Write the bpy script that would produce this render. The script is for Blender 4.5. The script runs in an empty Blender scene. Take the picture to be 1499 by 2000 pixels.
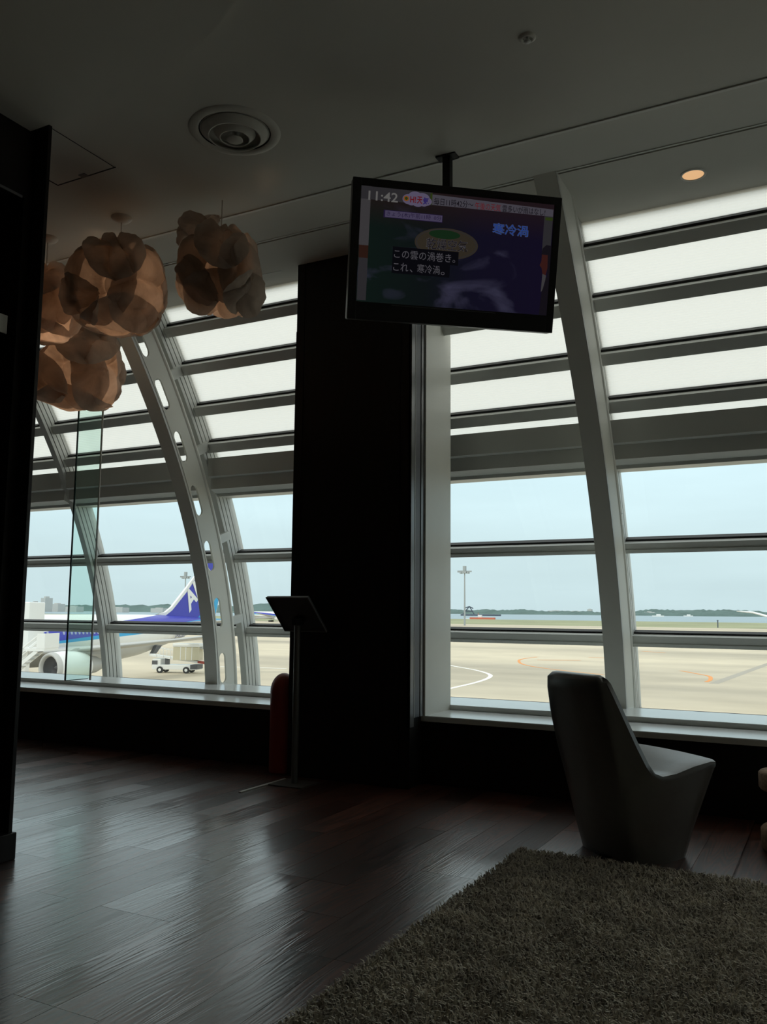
import bpy, bmesh, math, random
import numpy as np
from mathutils import Vector, Matrix
random.seed(7); rng = np.random.default_rng(7)
scene = bpy.context.scene
COL = scene.collection
PI = math.pi

# ------------------------------------------------------------------ camera
cam_d = bpy.data.cameras.new('camera'); cam = bpy.data.objects.new('camera', cam_d); COL.objects.link(cam)
cam_d.sensor_fit = 'VERTICAL'; cam_d.sensor_height = 36.0
cam_d.lens = 36.0 * 1675.0 / 2000.0
cam_d.clip_start = 0.05; cam_d.clip_end = 30000
Rm = Matrix(((0.88440416, 0.04595094, 0.46445429), (0.46663303, -0.10647038, -0.87801918), (0.00910482, 0.99325353, -0.11560507)))
cam.matrix_world = Matrix.Translation((0, 0, 1.0)) @ Rm.to_4x4()
scene.camera = cam

# ------------------------------------------------------------------ world (hazy overcast sky)
W = bpy.data.worlds.new('sky'); scene.world = W; W.use_nodes = True
nt = W.node_tree; nt.nodes.clear()
def nn(t, k, **kw):
    n = t.nodes.new(k)
    for a, v in kw.items(): setattr(n, a, v)
    return n
out = nn(nt, 'ShaderNodeOutputWorld'); bg = nn(nt, 'ShaderNodeBackground')
tc = nn(nt, 'ShaderNodeTexCoord'); sep = nn(nt, 'ShaderNodeSeparateXYZ'); ramp = nn(nt, 'ShaderNodeValToRGB')
nt.links.new(tc.outputs['Generated'], sep.inputs[0]); nt.links.new(sep.outputs['Z'], ramp.inputs[0])
el = ramp.color_ramp.elements
el[0].position = 0.0; el[0].color = (0.545, 0.655, 0.695, 1)
el[1].position = 1.0; el[1].color = (1.0, 1.02, 1.02, 1)
for p, c in ((0.06, (0.585, 0.705, 0.745, 1)), (0.17, (0.66, 0.82, 0.89, 1)), (0.32, (0.80, 0.88, 0.91, 1)), (0.6, (0.96, 0.985, 0.985, 1))):
    e = el.new(p); e.color = c
mp = nn(nt, 'ShaderNodeMapping'); mp.inputs['Scale'].default_value = (1.6, 1.6, 9.0)
nz = nn(nt, 'ShaderNodeTexNoise'); nz.inputs['Scale'].default_value = 2.2; nz.inputs['Detail'].default_value = 5
nt.links.new(tc.outputs['Generated'], mp.inputs[0]); nt.links.new(mp.outputs[0], nz.inputs['Vector'])
mr = nn(nt, 'ShaderNodeMapRange'); mr.inputs[1].default_value = 0.3; mr.inputs[2].default_value = 0.7; mr.inputs[3].default_value = 0.96; mr.inputs[4].default_value = 1.06
nt.links.new(nz.outputs['Fac'], mr.inputs[0])
mul = nn(nt, 'ShaderNodeMix', data_type='RGBA', blend_type='MULTIPLY'); mul.inputs['Factor'].default_value = 1
nt.links.new(ramp.outputs[0], mul.inputs['A']); nt.links.new(mr.outputs[0], mul.inputs['B'])
nt.links.new(mul.outputs['Result'], bg.inputs[0]); bg.inputs[1].default_value = 1.22
nt.links.new(bg.outputs[0], out.inputs[0])

# ------------------------------------------------------------------ sun (veiled, behind the terminal)
sd = bpy.data.lights.new('sun_offscreen', 'SUN'); sd.energy = 1.0; sd.angle = math.radians(12); sd.color = (1, .95, .86)
sun = bpy.data.objects.new('sun_offscreen', sd); COL.objects.link(sun)
sun.rotation_euler = Vector((0.12, 0.74, -0.72)).to_track_quat('-Z', 'Y').to_euler(); sun.location = (0, -30, 40)

scene.view_settings.view_transform = 'Standard'; scene.view_settings.look = 'None'
scene.view_settings.gamma = 1.0; scene.view_settings.use_curve_mapping = False
scene.view_settings.exposure = 0.0

# ------------------------------------------------------------------ materials
def mat(name, col, rough=.5, metal=0., spec=.5, noise=None, bump=None, coat=0., scale=(1, 1, 1), rand=0.):
    """principled material; noise=(scale, amount) colour mottling, bump=(scale, strength)"""
    m = bpy.data.materials.new(name); m.use_nodes = True
    t = m.node_tree; b = t.nodes['Principled BSDF']
    b.inputs['Base Color'].default_value = (*col, 1); b.inputs['Roughness'].default_value = rough
    b.inputs['Metallic'].default_value = metal; b.inputs['Specular IOR Level'].default_value = spec
    b.inputs['Coat Weight'].default_value = coat; b.inputs['Coat Roughness'].default_value = .15
    if noise or bump:
        tcn = nn(t, 'ShaderNodeTexCoord'); mpn = nn(t, 'ShaderNodeMapping'); mpn.inputs['Scale'].default_value = scale
        t.links.new(tcn.outputs['Object'], mpn.inputs[0])
    if noise:
        n = nn(t, 'ShaderNodeTexNoise'); n.inputs['Scale'].default_value = noise[0]; n.inputs['Detail'].default_value = 6
        t.links.new(mpn.outputs[0], n.inputs['Vector'])
        r = nn(t, 'ShaderNodeMapRange'); r.inputs[1].default_value = .25; r.inputs[2].default_value = .75
        r.inputs[3].default_value = 1 - noise[1]; r.inputs[4].default_value = 1 + noise[1]
        t.links.new(n.outputs['Fac'], r.inputs[0])
        x = nn(t, 'ShaderNodeMix', data_type='RGBA', blend_type='MULTIPLY'); x.inputs['Factor'].default_value = 1
        x.inputs['A'].default_value = (*col, 1); t.links.new(r.outputs[0], x.inputs['B'])
        last = x.outputs['Result']
        t.links.new(last, b.inputs['Base Color'])
    if bump:
        n2 = nn(t, 'ShaderNodeTexNoise'); n2.inputs['Scale'].default_value = bump[0]; n2.inputs['Detail'].default_value = 4
        t.links.new(mpn.outputs[0], n2.inputs['Vector'])
        bp = nn(t, 'ShaderNodeBump'); bp.inputs['Strength'].default_value = bump[1]; bp.inputs['Distance'].default_value = .004
        t.links.new(n2.outputs['Fac'], bp.inputs['Height']); t.links.new(bp.outputs[0], b.inputs['Normal'])
    return m

def emis(name, col, s=1.):
    m = bpy.data.materials.new(name); m.use_nodes = True; t = m.node_tree; t.nodes.clear()
    o = nn(t, 'ShaderNodeOutputMaterial'); e = nn(t, 'ShaderNodeEmission')
    e.inputs[0].default_value = (*col, 1); e.inputs[1].default_value = s
    t.links.new(e.outputs[0], o.inputs[0]); return m

def glass_mat(name, tint, refl=.05, frit=None):
    """thin pane: tinted see-through plus a faint mirror; frit = share of fine white printed lines"""
    m = bpy.data.materials.new(name); m.use_nodes = True; t = m.node_tree; t.nodes.clear()
    o = nn(t, 'ShaderNodeOutputMaterial'); tr = nn(t, 'ShaderNodeBsdfTransparent'); gl = nn(t, 'ShaderNodeBsdfGlossy')
    tr.inputs[0].default_value = (*tint, 1); gl.inputs['Roughness'].default_value = .02
    lw = nn(t, 'ShaderNodeLayerWeight'); lw.inputs[0].default_value = .5      # Schlick: r + (1-r) * facing^5, alike on both faces
    mx = nn(t, 'ShaderNodeMixShader'); pw = nn(t, 'ShaderNodeMath', operation='POWER'); pw.inputs[1].default_value = 5.
    sc = nn(t, 'ShaderNodeMath', operation='MULTIPLY_ADD'); sc.inputs[1].default_value = .8; sc.inputs[2].default_value = refl * .4
    t.links.new(lw.outputs['Facing'], pw.inputs[0]); t.links.new(pw.outputs[0], sc.inputs[0]); t.links.new(sc.outputs[0], mx.inputs[0])
    t.links.new(tr.outputs[0], mx.inputs[1]); t.links.new(gl.outputs[0], mx.inputs[2])
    fin = mx.outputs[0]
    if frit:
        tcn = nn(t, 'ShaderNodeTexCoord'); sp = nn(t, 'ShaderNodeSeparateXYZ'); t.links.new(tcn.outputs['Object'], sp.inputs[0])
        wv = nn(t, 'ShaderNodeMath', operation='MULTIPLY'); wv.inputs[1].default_value = 2 * PI / .013; t.links.new(sp.outputs['Z'], wv.inputs[0])
        sn = nn(t, 'ShaderNodeMath', operation='SINE'); t.links.new(wv.outputs[0], sn.inputs[0])
        r = nn(t, 'ShaderNodeMapRange'); r.inputs[1].default_value = -.6; r.inputs[2].default_value = .6
        r.inputs[3].default_value = frit - .05; r.inputs[4].default_value = frit + .05; t.links.new(sn.outputs[0], r.inputs[0])
        tl = nn(t, 'ShaderNodeBsdfTranslucent'); tl.inputs[0].default_value = (.90, .89, .84, 1)
        mf = nn(t, 'ShaderNodeMixShader'); t.links.new(r.outputs[0], mf.inputs[0]); t.links.new(fin, mf.inputs[1]); t.links.new(tl.outputs[0], mf.inputs[2])
        fin = mf.outputs[0]
    t.links.new(fin, o.inputs[0]); return m

def wood_floor(name):
    m = bpy.data.materials.new(name); m.use_nodes = True; t = m.node_tree; b = t.nodes['Principled BSDF']
    tcn = nn(t, 'ShaderNodeTexCoord'); oi = nn(t, 'ShaderNodeObjectInfo'); geo = nn(t, 'ShaderNodeNewGeometry')
    off = nn(t, 'ShaderNodeMath', operation='MULTIPLY'); off.inputs[1].default_value = 37.; t.links.new(oi.outputs['Random'], off.inputs[0])
    add = nn(t, 'ShaderNodeVectorMath', operation='ADD'); t.links.new(geo.outputs['Position'], add.inputs[0]); t.links.new(off.outputs[0], add.inputs[1])
    mpn = nn(t, 'ShaderNodeMapping'); mpn.inputs['Scale'].default_value = (60, 3.0, 5); t.links.new(add.outputs[0], mpn.inputs[0])
    n = nn(t, 'ShaderNodeTexNoise'); n.inputs['Scale'].default_value = 1.; n.inputs['Detail'].default_value = 5; n.inputs['Distortion'].default_value = 1.2
    t.links.new(mpn.outputs[0], n.inputs['Vector'])
    # cathedral grain rings
    mp2 = nn(t, 'ShaderNodeMapping'); mp2.inputs['Scale'].default_value = (11, 1.0, 3); t.links.new(add.outputs[0], mp2.inputs[0])
    wv = nn(t, 'ShaderNodeTexNoise'); wv.inputs['Scale'].default_value = 1.; wv.inputs['Detail'].default_value = 1.5; t.links.new(mp2.outputs[0], wv.inputs['Vector'])
    w1 = nn(t, 'ShaderNodeMath', operation='MULTIPLY'); w1.inputs[1].default_value = 110.; t.links.new(wv.outputs['Fac'], w1.inputs[0])
    w2 = nn(t, 'ShaderNodeMath', operation='SINE'); t.links.new(w1.outputs[0], w2.inputs[0])
    mixh = nn(t, 'ShaderNodeMath', operation='MULTIPLY_ADD'); mixh.inputs[1].default_value = .16; t.links.new(w2.outputs[0], mixh.inputs[0]); t.links.new(n.outputs['Fac'], mixh.inputs[2])
    rp = nn(t, 'ShaderNodeValToRGB'); rp.color_ramp.elements[0].position = .3; rp.color_ramp.elements[1].position = .72
    rp.color_ramp.elements[0].color = (.034, .010, .006, 1); rp.color_ramp.elements[1].color = (.135, .044, .026, 1)
    t.links.new(mixh.outputs[0], rp.inputs[0])
    br = nn(t, 'ShaderNodeMapRange'); br.inputs[3].default_value = .35; br.inputs[4].default_value = 1.35; t.links.new(oi.outputs['Random'], br.inputs[0])
    x = nn(t, 'ShaderNodeMix', data_type='RGBA', blend_type='MULTIPLY'); x.inputs['Factor'].default_value = 1
    t.links.new(rp.outputs[0], x.inputs['A']); t.links.new(br.outputs[0], x.inputs['B']); t.links.new(x.outputs['Result'], b.inputs['Base Color'])
    rr = nn(t, 'ShaderNodeMapRange'); rr.inputs[3].default_value = .36; rr.inputs[4].default_value = .52; t.links.new(mixh.outputs[0], rr.inputs[0])
    t.links.new(rr.outputs[0], b.inputs['Roughness'])
    b.inputs['Specular IOR Level'].default_value = .6
    b.inputs['Coat Weight'].default_value = 1.; b.inputs['Coat IOR'].default_value = 1.55
    hs = nn(t, 'ShaderNodeMath', operation='FRACT'); h0 = nn(t, 'ShaderNodeMath', operation='MULTIPLY'); h0.inputs[1].default_value = 17.3; t.links.new(oi.outputs['Random'], h0.inputs[0]); t.links.new(h0.outputs[0], hs.inputs[0])
    cr_ = nn(t, 'ShaderNodeMapRange'); cr_.inputs[3].default_value = .10; cr_.inputs[4].default_value = .25; t.links.new(hs.outputs[0], cr_.inputs[0]); t.links.new(cr_.outputs[0], b.inputs['Coat Roughness'])
    bp = nn(t, 'ShaderNodeBump'); bp.inputs['Strength'].default_value = .36; bp.inputs['Distance'].default_value = .0016
    t.links.new(mixh.outputs[0], bp.inputs['Height']); t.links.new(bp.outputs[0], b.inputs['Normal']); t.links.new(bp.outputs[0], b.inputs['Coat Normal'])
    return m

def paper_mat(name):
    m = bpy.data.materials.new(name); m.use_nodes = True; t = m.node_tree; t.nodes.clear()
    o = nn(t, 'ShaderNodeOutputMaterial'); d = nn(t, 'ShaderNodeBsdfDiffuse'); tl = nn(t, 'ShaderNodeBsdfTranslucent'); tp = nn(t, 'ShaderNodeBsdfTransparent')
    tcn = nn(t, 'ShaderNodeTexCoord')
    n = nn(t, 'ShaderNodeTexNoise'); n.inputs['Scale'].default_value = 6.; n.inputs['Detail'].default_value = 8; n.inputs['Distortion'].default_value = .8
    t.links.new(tcn.outputs['Object'], n.inputs['Vector'])
    rp = nn(t, 'ShaderNodeValToRGB'); rp.color_ramp.elements[0].position = .32; rp.color_ramp.elements[1].position = .68
    rp.color_ramp.elements[0].color = (.42, .35, .29, 1); rp.color_ramp.elements[1].color = (.72, .62, .53, 1)
    t.links.new(n.outputs['Fac'], rp.inputs[0]); t.links.new(rp.outputs[0], d.inputs[0]); t.links.new(rp.outputs[0], tl.inputs[0])
    a = nn(t, 'ShaderNodeMixShader'); a.inputs[0].default_value = .42; t.links.new(d.outputs[0], a.inputs[1]); t.links.new(tl.outputs[0], a.inputs[2])
    c = nn(t, 'ShaderNodeMixShader'); c.inputs[0].default_value = .0; t.links.new(a.outputs[0], c.inputs[1]); t.links.new(tp.outputs[0], c.inputs[2])
    n2 = nn(t, 'ShaderNodeTexNoise'); n2.inputs['Scale'].default_value = 28.; n2.inputs['Detail'].default_value = 5; t.links.new(tcn.outputs['Object'], n2.inputs['Vector'])
    bp = nn(t, 'ShaderNodeBump'); bp.inputs['Strength'].default_value = .5; bp.inputs['Distance'].default_value = .006; t.links.new(n2.outputs['Fac'], bp.inputs['Height'])
    t.links.new(bp.outputs[0], d.inputs['Normal']); t.links.new(bp.outputs[0], tl.inputs['Normal'])
    t.links.new(c.outputs[0], o.inputs[0]); return m

M = dict(
    floor=wood_floor('dark_wood_floor'),
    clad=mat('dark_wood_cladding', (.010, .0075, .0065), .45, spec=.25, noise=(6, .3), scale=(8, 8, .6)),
    ceil=mat('ceiling_paint', (.68, .67, .61), .8, spec=.2, noise=(3, .03), bump=(300, .05)),
    white=mat('white_panel', (.78, .78, .73), .45, spec=.35, noise=(3, .03)),
    sill=mat('sill_laminate', (.84, .87, .87), .2, spec=.8),
    alu=mat('grey_aluminium', (.66, .67, .64), .42, metal=0., spec=.5),
    gasket=mat('black_gasket', (.012, .012, .012), .6),
    rib=mat('rib_paint', (.80, .80, .74), .5, spec=.3),
    trimm=mat('brushed_steel', (.16, .16, .165), .35, metal=.3),
    trimb=mat('blue_grey_panel', (.10, .105, .12), .5),
    pane=glass_mat('clear_glass', (.955, .985, .975)),
    frit=glass_mat('fritted_glass', (.94, .97, .96), frit=.72),
    screen_glass=glass_mat('green_glass', (.86, .95, .92), refl=.06),
    gedge=mat('green_glass_edge', (.012, .05, .04), .2),
    black=mat('black_plastic', (.012, .011, .012), .35, spec=.4),
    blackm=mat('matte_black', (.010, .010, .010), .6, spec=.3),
    chair=mat('grey_chair_shell', (.085, .080, .070), .36, spec=.85, noise=(40, .08), bump=(260, .10)),
    cork=mat('cork', (.30, .19, .12), .85, spec=.2, noise=(60, .45), bump=(90, .4)),
    rug=mat('rug_backing', (.30, .28, .23), .95, spec=.1),
    pile=mat('rug_pile', (.60, .545, .45), .9, spec=.15, noise=(9, .35)),
    red=mat('red_lacquer', (.26, .022, .012), .45),
    standm=mat('grey_steel', (.10, .10, .095), .4, metal=.2),
    paper=paper_mat('crumpled_paper'),
    bulb=emis('warm_bulb', (1, .62, .32), 3.),
    lampwhite=mat('canopy_white', (.62, .57, .5), .5),
    downl=emis('downlight_glow', (1, .60, .30), .75),
    pale=mat('bounce_wall', (.66, .64, .58), .7, spec=.2),  # kept pale so the unseen walls bounce light into the room
    apron=None,
)
# ------------------------------------------------------------------ mesh helpers
def bm_obj(name, bm, m, parent=None, smooth=False):
    me = bpy.data.meshes.new(name); bm.normal_update(); bm.to_mesh(me); bm.free()
    o = bpy.data.objects.new(name, me); COL.objects.link(o)
    for k in (m if isinstance(m, (list, tuple)) else [m]): me.materials.append(k)
    if parent: o.parent = parent
    if smooth:
        for p in me.polygons: p.use_smooth = True
    return o
def raw_obj(name, v, f, m, parent=None, smooth=False):
    me = bpy.data.meshes.new(name); me.from_pydata([tuple(map(float, p)) for p in v], [], f); me.update()
    o = bpy.data.objects.new(name, me); COL.objects.link(o); me.materials.append(m)
    if parent: o.parent = parent
    if smooth: me.polygons.foreach_set('use_smooth', [True] * len(me.polygons))
    return o
def abox(bm, x0, x1, y0, y1, z0, z1, bev=0.):
    r = bmesh.ops.create_cube(bm, size=1.)
    for v in r['verts']: v.co = Vector(((x0 + x1) / 2 + v.co.x * (x1 - x0), (y0 + y1) / 2 + v.co.y * (y1 - y0), (z0 + z1) / 2 + v.co.z * (z1 - z0)))
    if bev:
        bmesh.ops.bevel(bm, geom=list({e for v in r['verts'] for e in v.link_edges}), offset=bev, segments=2, affect='EDGES', profile=.5)
def box(name, x0, x1, y0, y1, z0, z1, m, parent=None, bev=0.):
    bm = bmesh.new(); abox(bm, x0, x1, y0, y1, z0, z1, bev); return bm_obj(name, bm, m, parent)
def atube(bm, p0, p1, r0, r1=None, n=12, caps=True):
    p0 = Vector(p0); p1 = Vector(p1); d = p1 - p0; r1 = r0 if r1 is None else r1
    r = bmesh.ops.create_cone(bm, cap_ends=caps, segments=n, radius1=r0, radius2=r1, depth=d.length)
    q = d.to_track_quat('Z', 'Y')
    for v in r['verts']: v.co = q @ v.co + (p0 + p1) / 2
def tube(name, p0, p1, r0, m, parent=None, r1=None, n=12):
    bm = bmesh.new(); atube(bm, p0, p1, r0, r1, n); return bm_obj(name, bm, m, parent, False)
def lathe(bm, prof, n=32, c=(0, 0, 0)):
    """prof [(r,z)] revolved about a vertical axis at c"""
    rings = []
    for r, z in prof:
        if r < 1e-5: rings.append([bm.verts.new((c[0], c[1], c[2] + z))])
        else: rings.append([bm.verts.new((c[0] + r * math.cos(2 * PI * k / n), c[1] + r * math.sin(2 * PI * k / n), c[2] + z)) for k in range(n)])
    for a, b in zip(rings, rings[1:]):
        if len(a) == 1 and len(b) == 1: continue
        for k in range(n):
            k2 = (k + 1) % n
            if len(a) == 1: bm.faces.new((a[0], b[k2], b[k]))
            elif len(b) == 1: bm.faces.new((a[k], a[k2], b[0]))
            else: bm.faces.new((a[k], a[k2], b[k2], b[k]))
    bmesh.ops.recalc_face_normals(bm, faces=bm.faces)
def loft(rings, closed=True, caps=True):
    """rings: list of equal-length point lists -> bmesh"""
    bm = bmesh.new(); R = [[bm.verts.new(p) for p in r] for r in rings]; n = len(R[0])
    for a, b in zip(R, R[1:]):
        for k in range(n if closed else n - 1): bm.faces.new((a[k], a[(k + 1) % n], b[(k + 1) % n], b[k]))
    if caps and closed: bm.faces.new(R[0][::-1]); bm.faces.new(R[-1])
    bmesh.ops.recalc_face_normals(bm, faces=bm.faces)
    return bm
def prism(poly, axis, a, b):
    """closed polygon (2d) extruded along an axis between a and b"""
    def P(u, v, w): return (w, u, v) if axis == 0 else ((u, w, v) if axis == 1 else (u, v, w))
    return loft([[P(u, v, a) for u, v in poly], [P(u, v, b) for u, v in poly]])
def empty(name, loc=(0, 0, 0), rz=0.):
    o = bpy.data.objects.new(name, None); COL.objects.link(o); o.location = loc; o.rotation_euler = (0, 0, rz); o.empty_display_size = .1
    return o
def tag(o, label, cat=None, group=None, kind=None):
    o['label'] = label
    if cat: o['category'] = cat
    if group: o['group'] = group
    if kind: o['kind'] = kind
    return o
def struct(o, label=None):
    o['kind'] = 'structure'
    if label: o['label'] = label
    return o

# ================================================================== ROOM SHELL
H = 3.123; HS = 3.25; YE = 3.53; YP = 4.50; YW = 4.70; Z2 = .394; Z1 = .4245; YL = 5.05
XL, XR, YB = -10.2, 13.4, -3.6  # back wall pulled closer for more bounce light
floor = struct(box('floor', XL, XR, YB, YW, -.30, -.014, M['floor']), 'dark reddish wooden plank floor')
PW = .1545; ncol = 0
variants = {}
def plank_mesh(L):
    if L not in variants:
        bm = bmesh.new(); abox(bm, -PW / 2 + .0006, PW / 2 - .0006, 0, L - .0014, -.0145, 0)
        me = bpy.data.meshes.new('plank'); bm.to_mesh(me); bm.free(); me.materials.append(M['floor']); variants[L] = me
    return variants[L]
nplank = 0
for i in range(-1, 44):
    xc = -1.337 - PW * (i - .5) + PW * 4
    y0 = .75 if xc > -3.0 else 2.35
    y = y0 - random.choice((0., .3, .6, .9)); first = True
    while y < YW:
        L = random.choice((.9, 1.2, 1.5))
        ys = max(y, y0); L2 = round(min(y + L, YW) - ys, 3)
        if y + L > y0 + .05 and L2 > .02 and nplank < 290:
            p = bpy.data.objects.new('plank', plank_mesh(L2)); COL.objects.link(p); p.parent = floor
            p.location = (xc, ys, random.uniform(-.0003, .0)); nplank += 1
        y += L

# ceiling: main slab, bright edge bead, raised window soffit, dropped curved panel
struct(box('ceiling', XL, XR, YB, YE, H, HS + .2, M['ceil']), 'grey painted ceiling over the lounge')
struct(box('trim_1', XL, XR, YE - .012, YE + .004, H - .006, H + .02, M['white']), 'pale bead along the ceiling edge')
so = struct(box('trim_2', XL, XR, YE, 4.108, HS, HS + .2, M['ceil']), 'pale soffit strip behind the ceiling edge')
struct(box('trim_3', XL, XR, 4.122, 4.76, HS, HS + .2, M['ceil']), 'pale window head soffit beside the glazing')
struct(box('trim_4', XL, XR, 4.10, 4.13, HS + .03, HS + .2, M['gasket']), 'dark shadow gap between the two soffit strips')
struct(box('trim_5', XL, XR, 4.088, 4.094, HS - .004, HS + .02, M['alu']), 'thin metal bead beside the soffit shadow gap')
arc = [(-1.45, .5), (-1.42, 1.3), (-1.50, 1.75), (-1.62, 2.03), (-1.76, 2.2), (-1.93, 2.295), (-2.19, 2.385), (-2.39, 2.418), (-2.65, 2.448), (-2.80, 2.455), (-3.3, 2.455), (-3.3, .5)]
struct(bm_obj('trim_6', prism([(a * .985, b * .985) for a, b in arc], 2, H - .03, H + .01), M['ceil']), 'dropped ceiling panel with a curved edge')

# outer shell
struct(box('wall_back', XL, XR, YB - .2, YB, -.3, HS + .2, M['pale']), 'unseen back wall, pale to bounce light')  # unseen wall, made pale and close as light fill
struct(box('wall_right', XR, XR + .2, YB, 5.3, -.3, HS + .2, M['pale']), 'unseen end wall, pale to bounce light')  # unseen wall, made pale to throw light back
struct(box('wall_far', XL - .2, XL, YB, 5.3, -.3, HS + .2, M['clad']), 'dark far end wall')
# window wall below the sill, one panel after another
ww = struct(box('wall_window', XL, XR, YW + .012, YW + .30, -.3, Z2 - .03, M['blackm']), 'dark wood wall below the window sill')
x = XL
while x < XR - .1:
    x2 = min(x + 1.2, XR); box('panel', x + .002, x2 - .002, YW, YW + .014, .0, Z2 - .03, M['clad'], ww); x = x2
# sill: lower ledge with nosing, upper ledge
s1 = struct(box('trim_7', XL, XR, YW - .022, YL, Z2 - .03, Z2, M['sill'], bev=.002), 'lower pale window ledge')
box('nosing', XL, XR, YW - .026, YW - .020, Z2 - .032, Z2 - .004, M['alu'], s1)
s2 = struct(box('trim_8', XL, XR, YL, YL + .46, Z2 - .03, Z1, M['sill'], bev=.002), 'upper pale window ledge')
box('front_lip', XL, XR, YL - .004, YL + .002, Z2 + .002, Z1 - .003, M['alu'], s2)
# below the ledge, outside
struct(box('wall_outer', XL, XR, YL + .30, 6.25, -.5, Z1 - .12, M['alu']), 'metal spandrel under the glazing')

# pillar between the two windows
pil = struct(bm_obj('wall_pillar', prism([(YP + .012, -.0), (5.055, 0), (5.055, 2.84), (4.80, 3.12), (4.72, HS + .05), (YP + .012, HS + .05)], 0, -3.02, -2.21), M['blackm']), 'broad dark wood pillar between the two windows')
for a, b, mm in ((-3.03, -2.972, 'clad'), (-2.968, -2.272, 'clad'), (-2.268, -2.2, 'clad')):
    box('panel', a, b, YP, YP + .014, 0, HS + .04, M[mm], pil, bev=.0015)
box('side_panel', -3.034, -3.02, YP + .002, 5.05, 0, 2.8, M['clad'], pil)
# metal trims on the pillar's window side, then the white jamb
xs = -2.2
for a, b, mm, pr in ((4.50, 4.548, 'trimm', .004), (4.548, 4.552, 'alu', .006), (4.552, 4.622, 'trimb', .003), (4.622, 4.634, 'gasket', .001), (4.634, 4.664, 'trimm', .005), (4.664, 4.682, 'gasket', .001)):
    box('metal_strip', -2.215, xs + pr, a, b, Z2 - .0 if a > 4.5 else Z2 - .05, HS + .02, M[mm], pil)
bm = prism([(4.68, Z2 - .01), (5.058, Z2 - .01), (5.058, 2.84), (4.82, 3.10), (4.72, HS + .03), (4.68, HS + .03)], 0, -2.215, -2.186)
bm_obj('white_jamb', bm, M['white'], pil)

# near dark wall at the left with its end trim, skirting and niche
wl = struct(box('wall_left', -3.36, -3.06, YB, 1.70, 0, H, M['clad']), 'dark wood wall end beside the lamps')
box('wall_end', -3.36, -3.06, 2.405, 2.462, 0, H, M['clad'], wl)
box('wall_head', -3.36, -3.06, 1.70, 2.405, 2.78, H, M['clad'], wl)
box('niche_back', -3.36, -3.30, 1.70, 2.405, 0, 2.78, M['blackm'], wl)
box('end_trim', -3.068, -2.985, 2.452, 2.470, .0, H, M['clad'], wl, bev=.001)
box('edge_line', -3.0655, -3.0605, 2.4485, 2.4525, .6, H, M['trimm'], wl)
box('niche_edge', -3.062, -3.057, 1.75, 2.395, 2.772, 2.784, M['trimm'], wl)
box('skirting', -3.062, -2.972, 2.30, 2.482, 0, .105, M['clad'], wl, bev=.003)
o = tag(box('notice_card', -3.10, -3.092, 2.16, 2.385, 2.165, 2.245, M['white'], None, bev=.001), 'small pale card fixed in the dark wall niche', 'card')
box('card_holder', -3.31, -3.099, 2.19, 2.32, 2.168, 2.176, M['black'], o)

# ================================================================== GLAZED VAULT
def GY(z): return 6.075 - .041 * z - .115 * z * z
def RY(z): return 5.46 + .022 * z - .136 * z * z
def frame(fn, z):
    d = (fn(z + .01) - fn(z - .01)) / .02
    l = math.hypot(d, 1); return (fn(z), z), (d / l, 1 / l), (-1 / l, d / l)   # point, tangent(up), inward normal
def sweep(fn, zs, sec):
    """sec: closed [(x, d)] with d measured inward from the curve"""
    R = []
    for z in zs:
        p, t, n = frame(fn, z); R.append([(x, p[0] + n[0] * d, p[1] + n[1] * d) for x, d in sec])
    return loft(R)
def bar(x0, x1, zt, zb, d0, d1, fn=GY):
    """box along X lying on the vault between heights zb and zt, from depth d0 to d1 inward"""
    (pt, tt, ntp), (pb, tb, nb) = frame(fn, zt), frame(fn, zb)
    q = [(pb[0] + nb[0] * d0, pb[1] + nb[1] * d0), (pb[0] + nb[0] * d1, pb[1] + nb[1] * d1), (pt[0] + ntp[0] * d1, pt[1] + ntp[1] * d1), (pt[0] + ntp[0] * d0, pt[1] + ntp[1] * d0)]
    return prism(q, 0, x0, x1)
zg = [.25 + k * (3.34 - .25) / 28 for k in range(29)]
MW = .058
msec = lambda xr: [(xr - MW, -.03), (xr, -.03), (xr, .035), (xr - .010, .036), (xr - .010, .043), (xr, .044), (xr, .078), (xr - .010, .079), (xr - .010, .086), (xr, .087), (xr, .122), (xr - .012, .123), (xr - .012, .131), (xr, .132), (xr, .16), (xr - MW, .16)]
mull = [-1.216 + 1.582 * k for k in range(-5, 10)]
win1 = struct(empty('window_1', (-5, 5.5, .4)), 'curved glazed vault left of the dark pillar')
win2 = struct(empty('window_2', (0, 5.5, .4)), 'curved glazed vault right of the dark pillar')
bpy.context.view_layer.update()
def under(o, p):
    o.parent = p; o.matrix_parent_inverse = p.matrix_world.inverted(); return o
TR = [(.372, .29), (.895, .812), (1.506, 1.432)]
UP = [(2.367, 2.29), (2.632, 2.557), (2.915, 2.84), (3.162, 3.092)]
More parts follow.
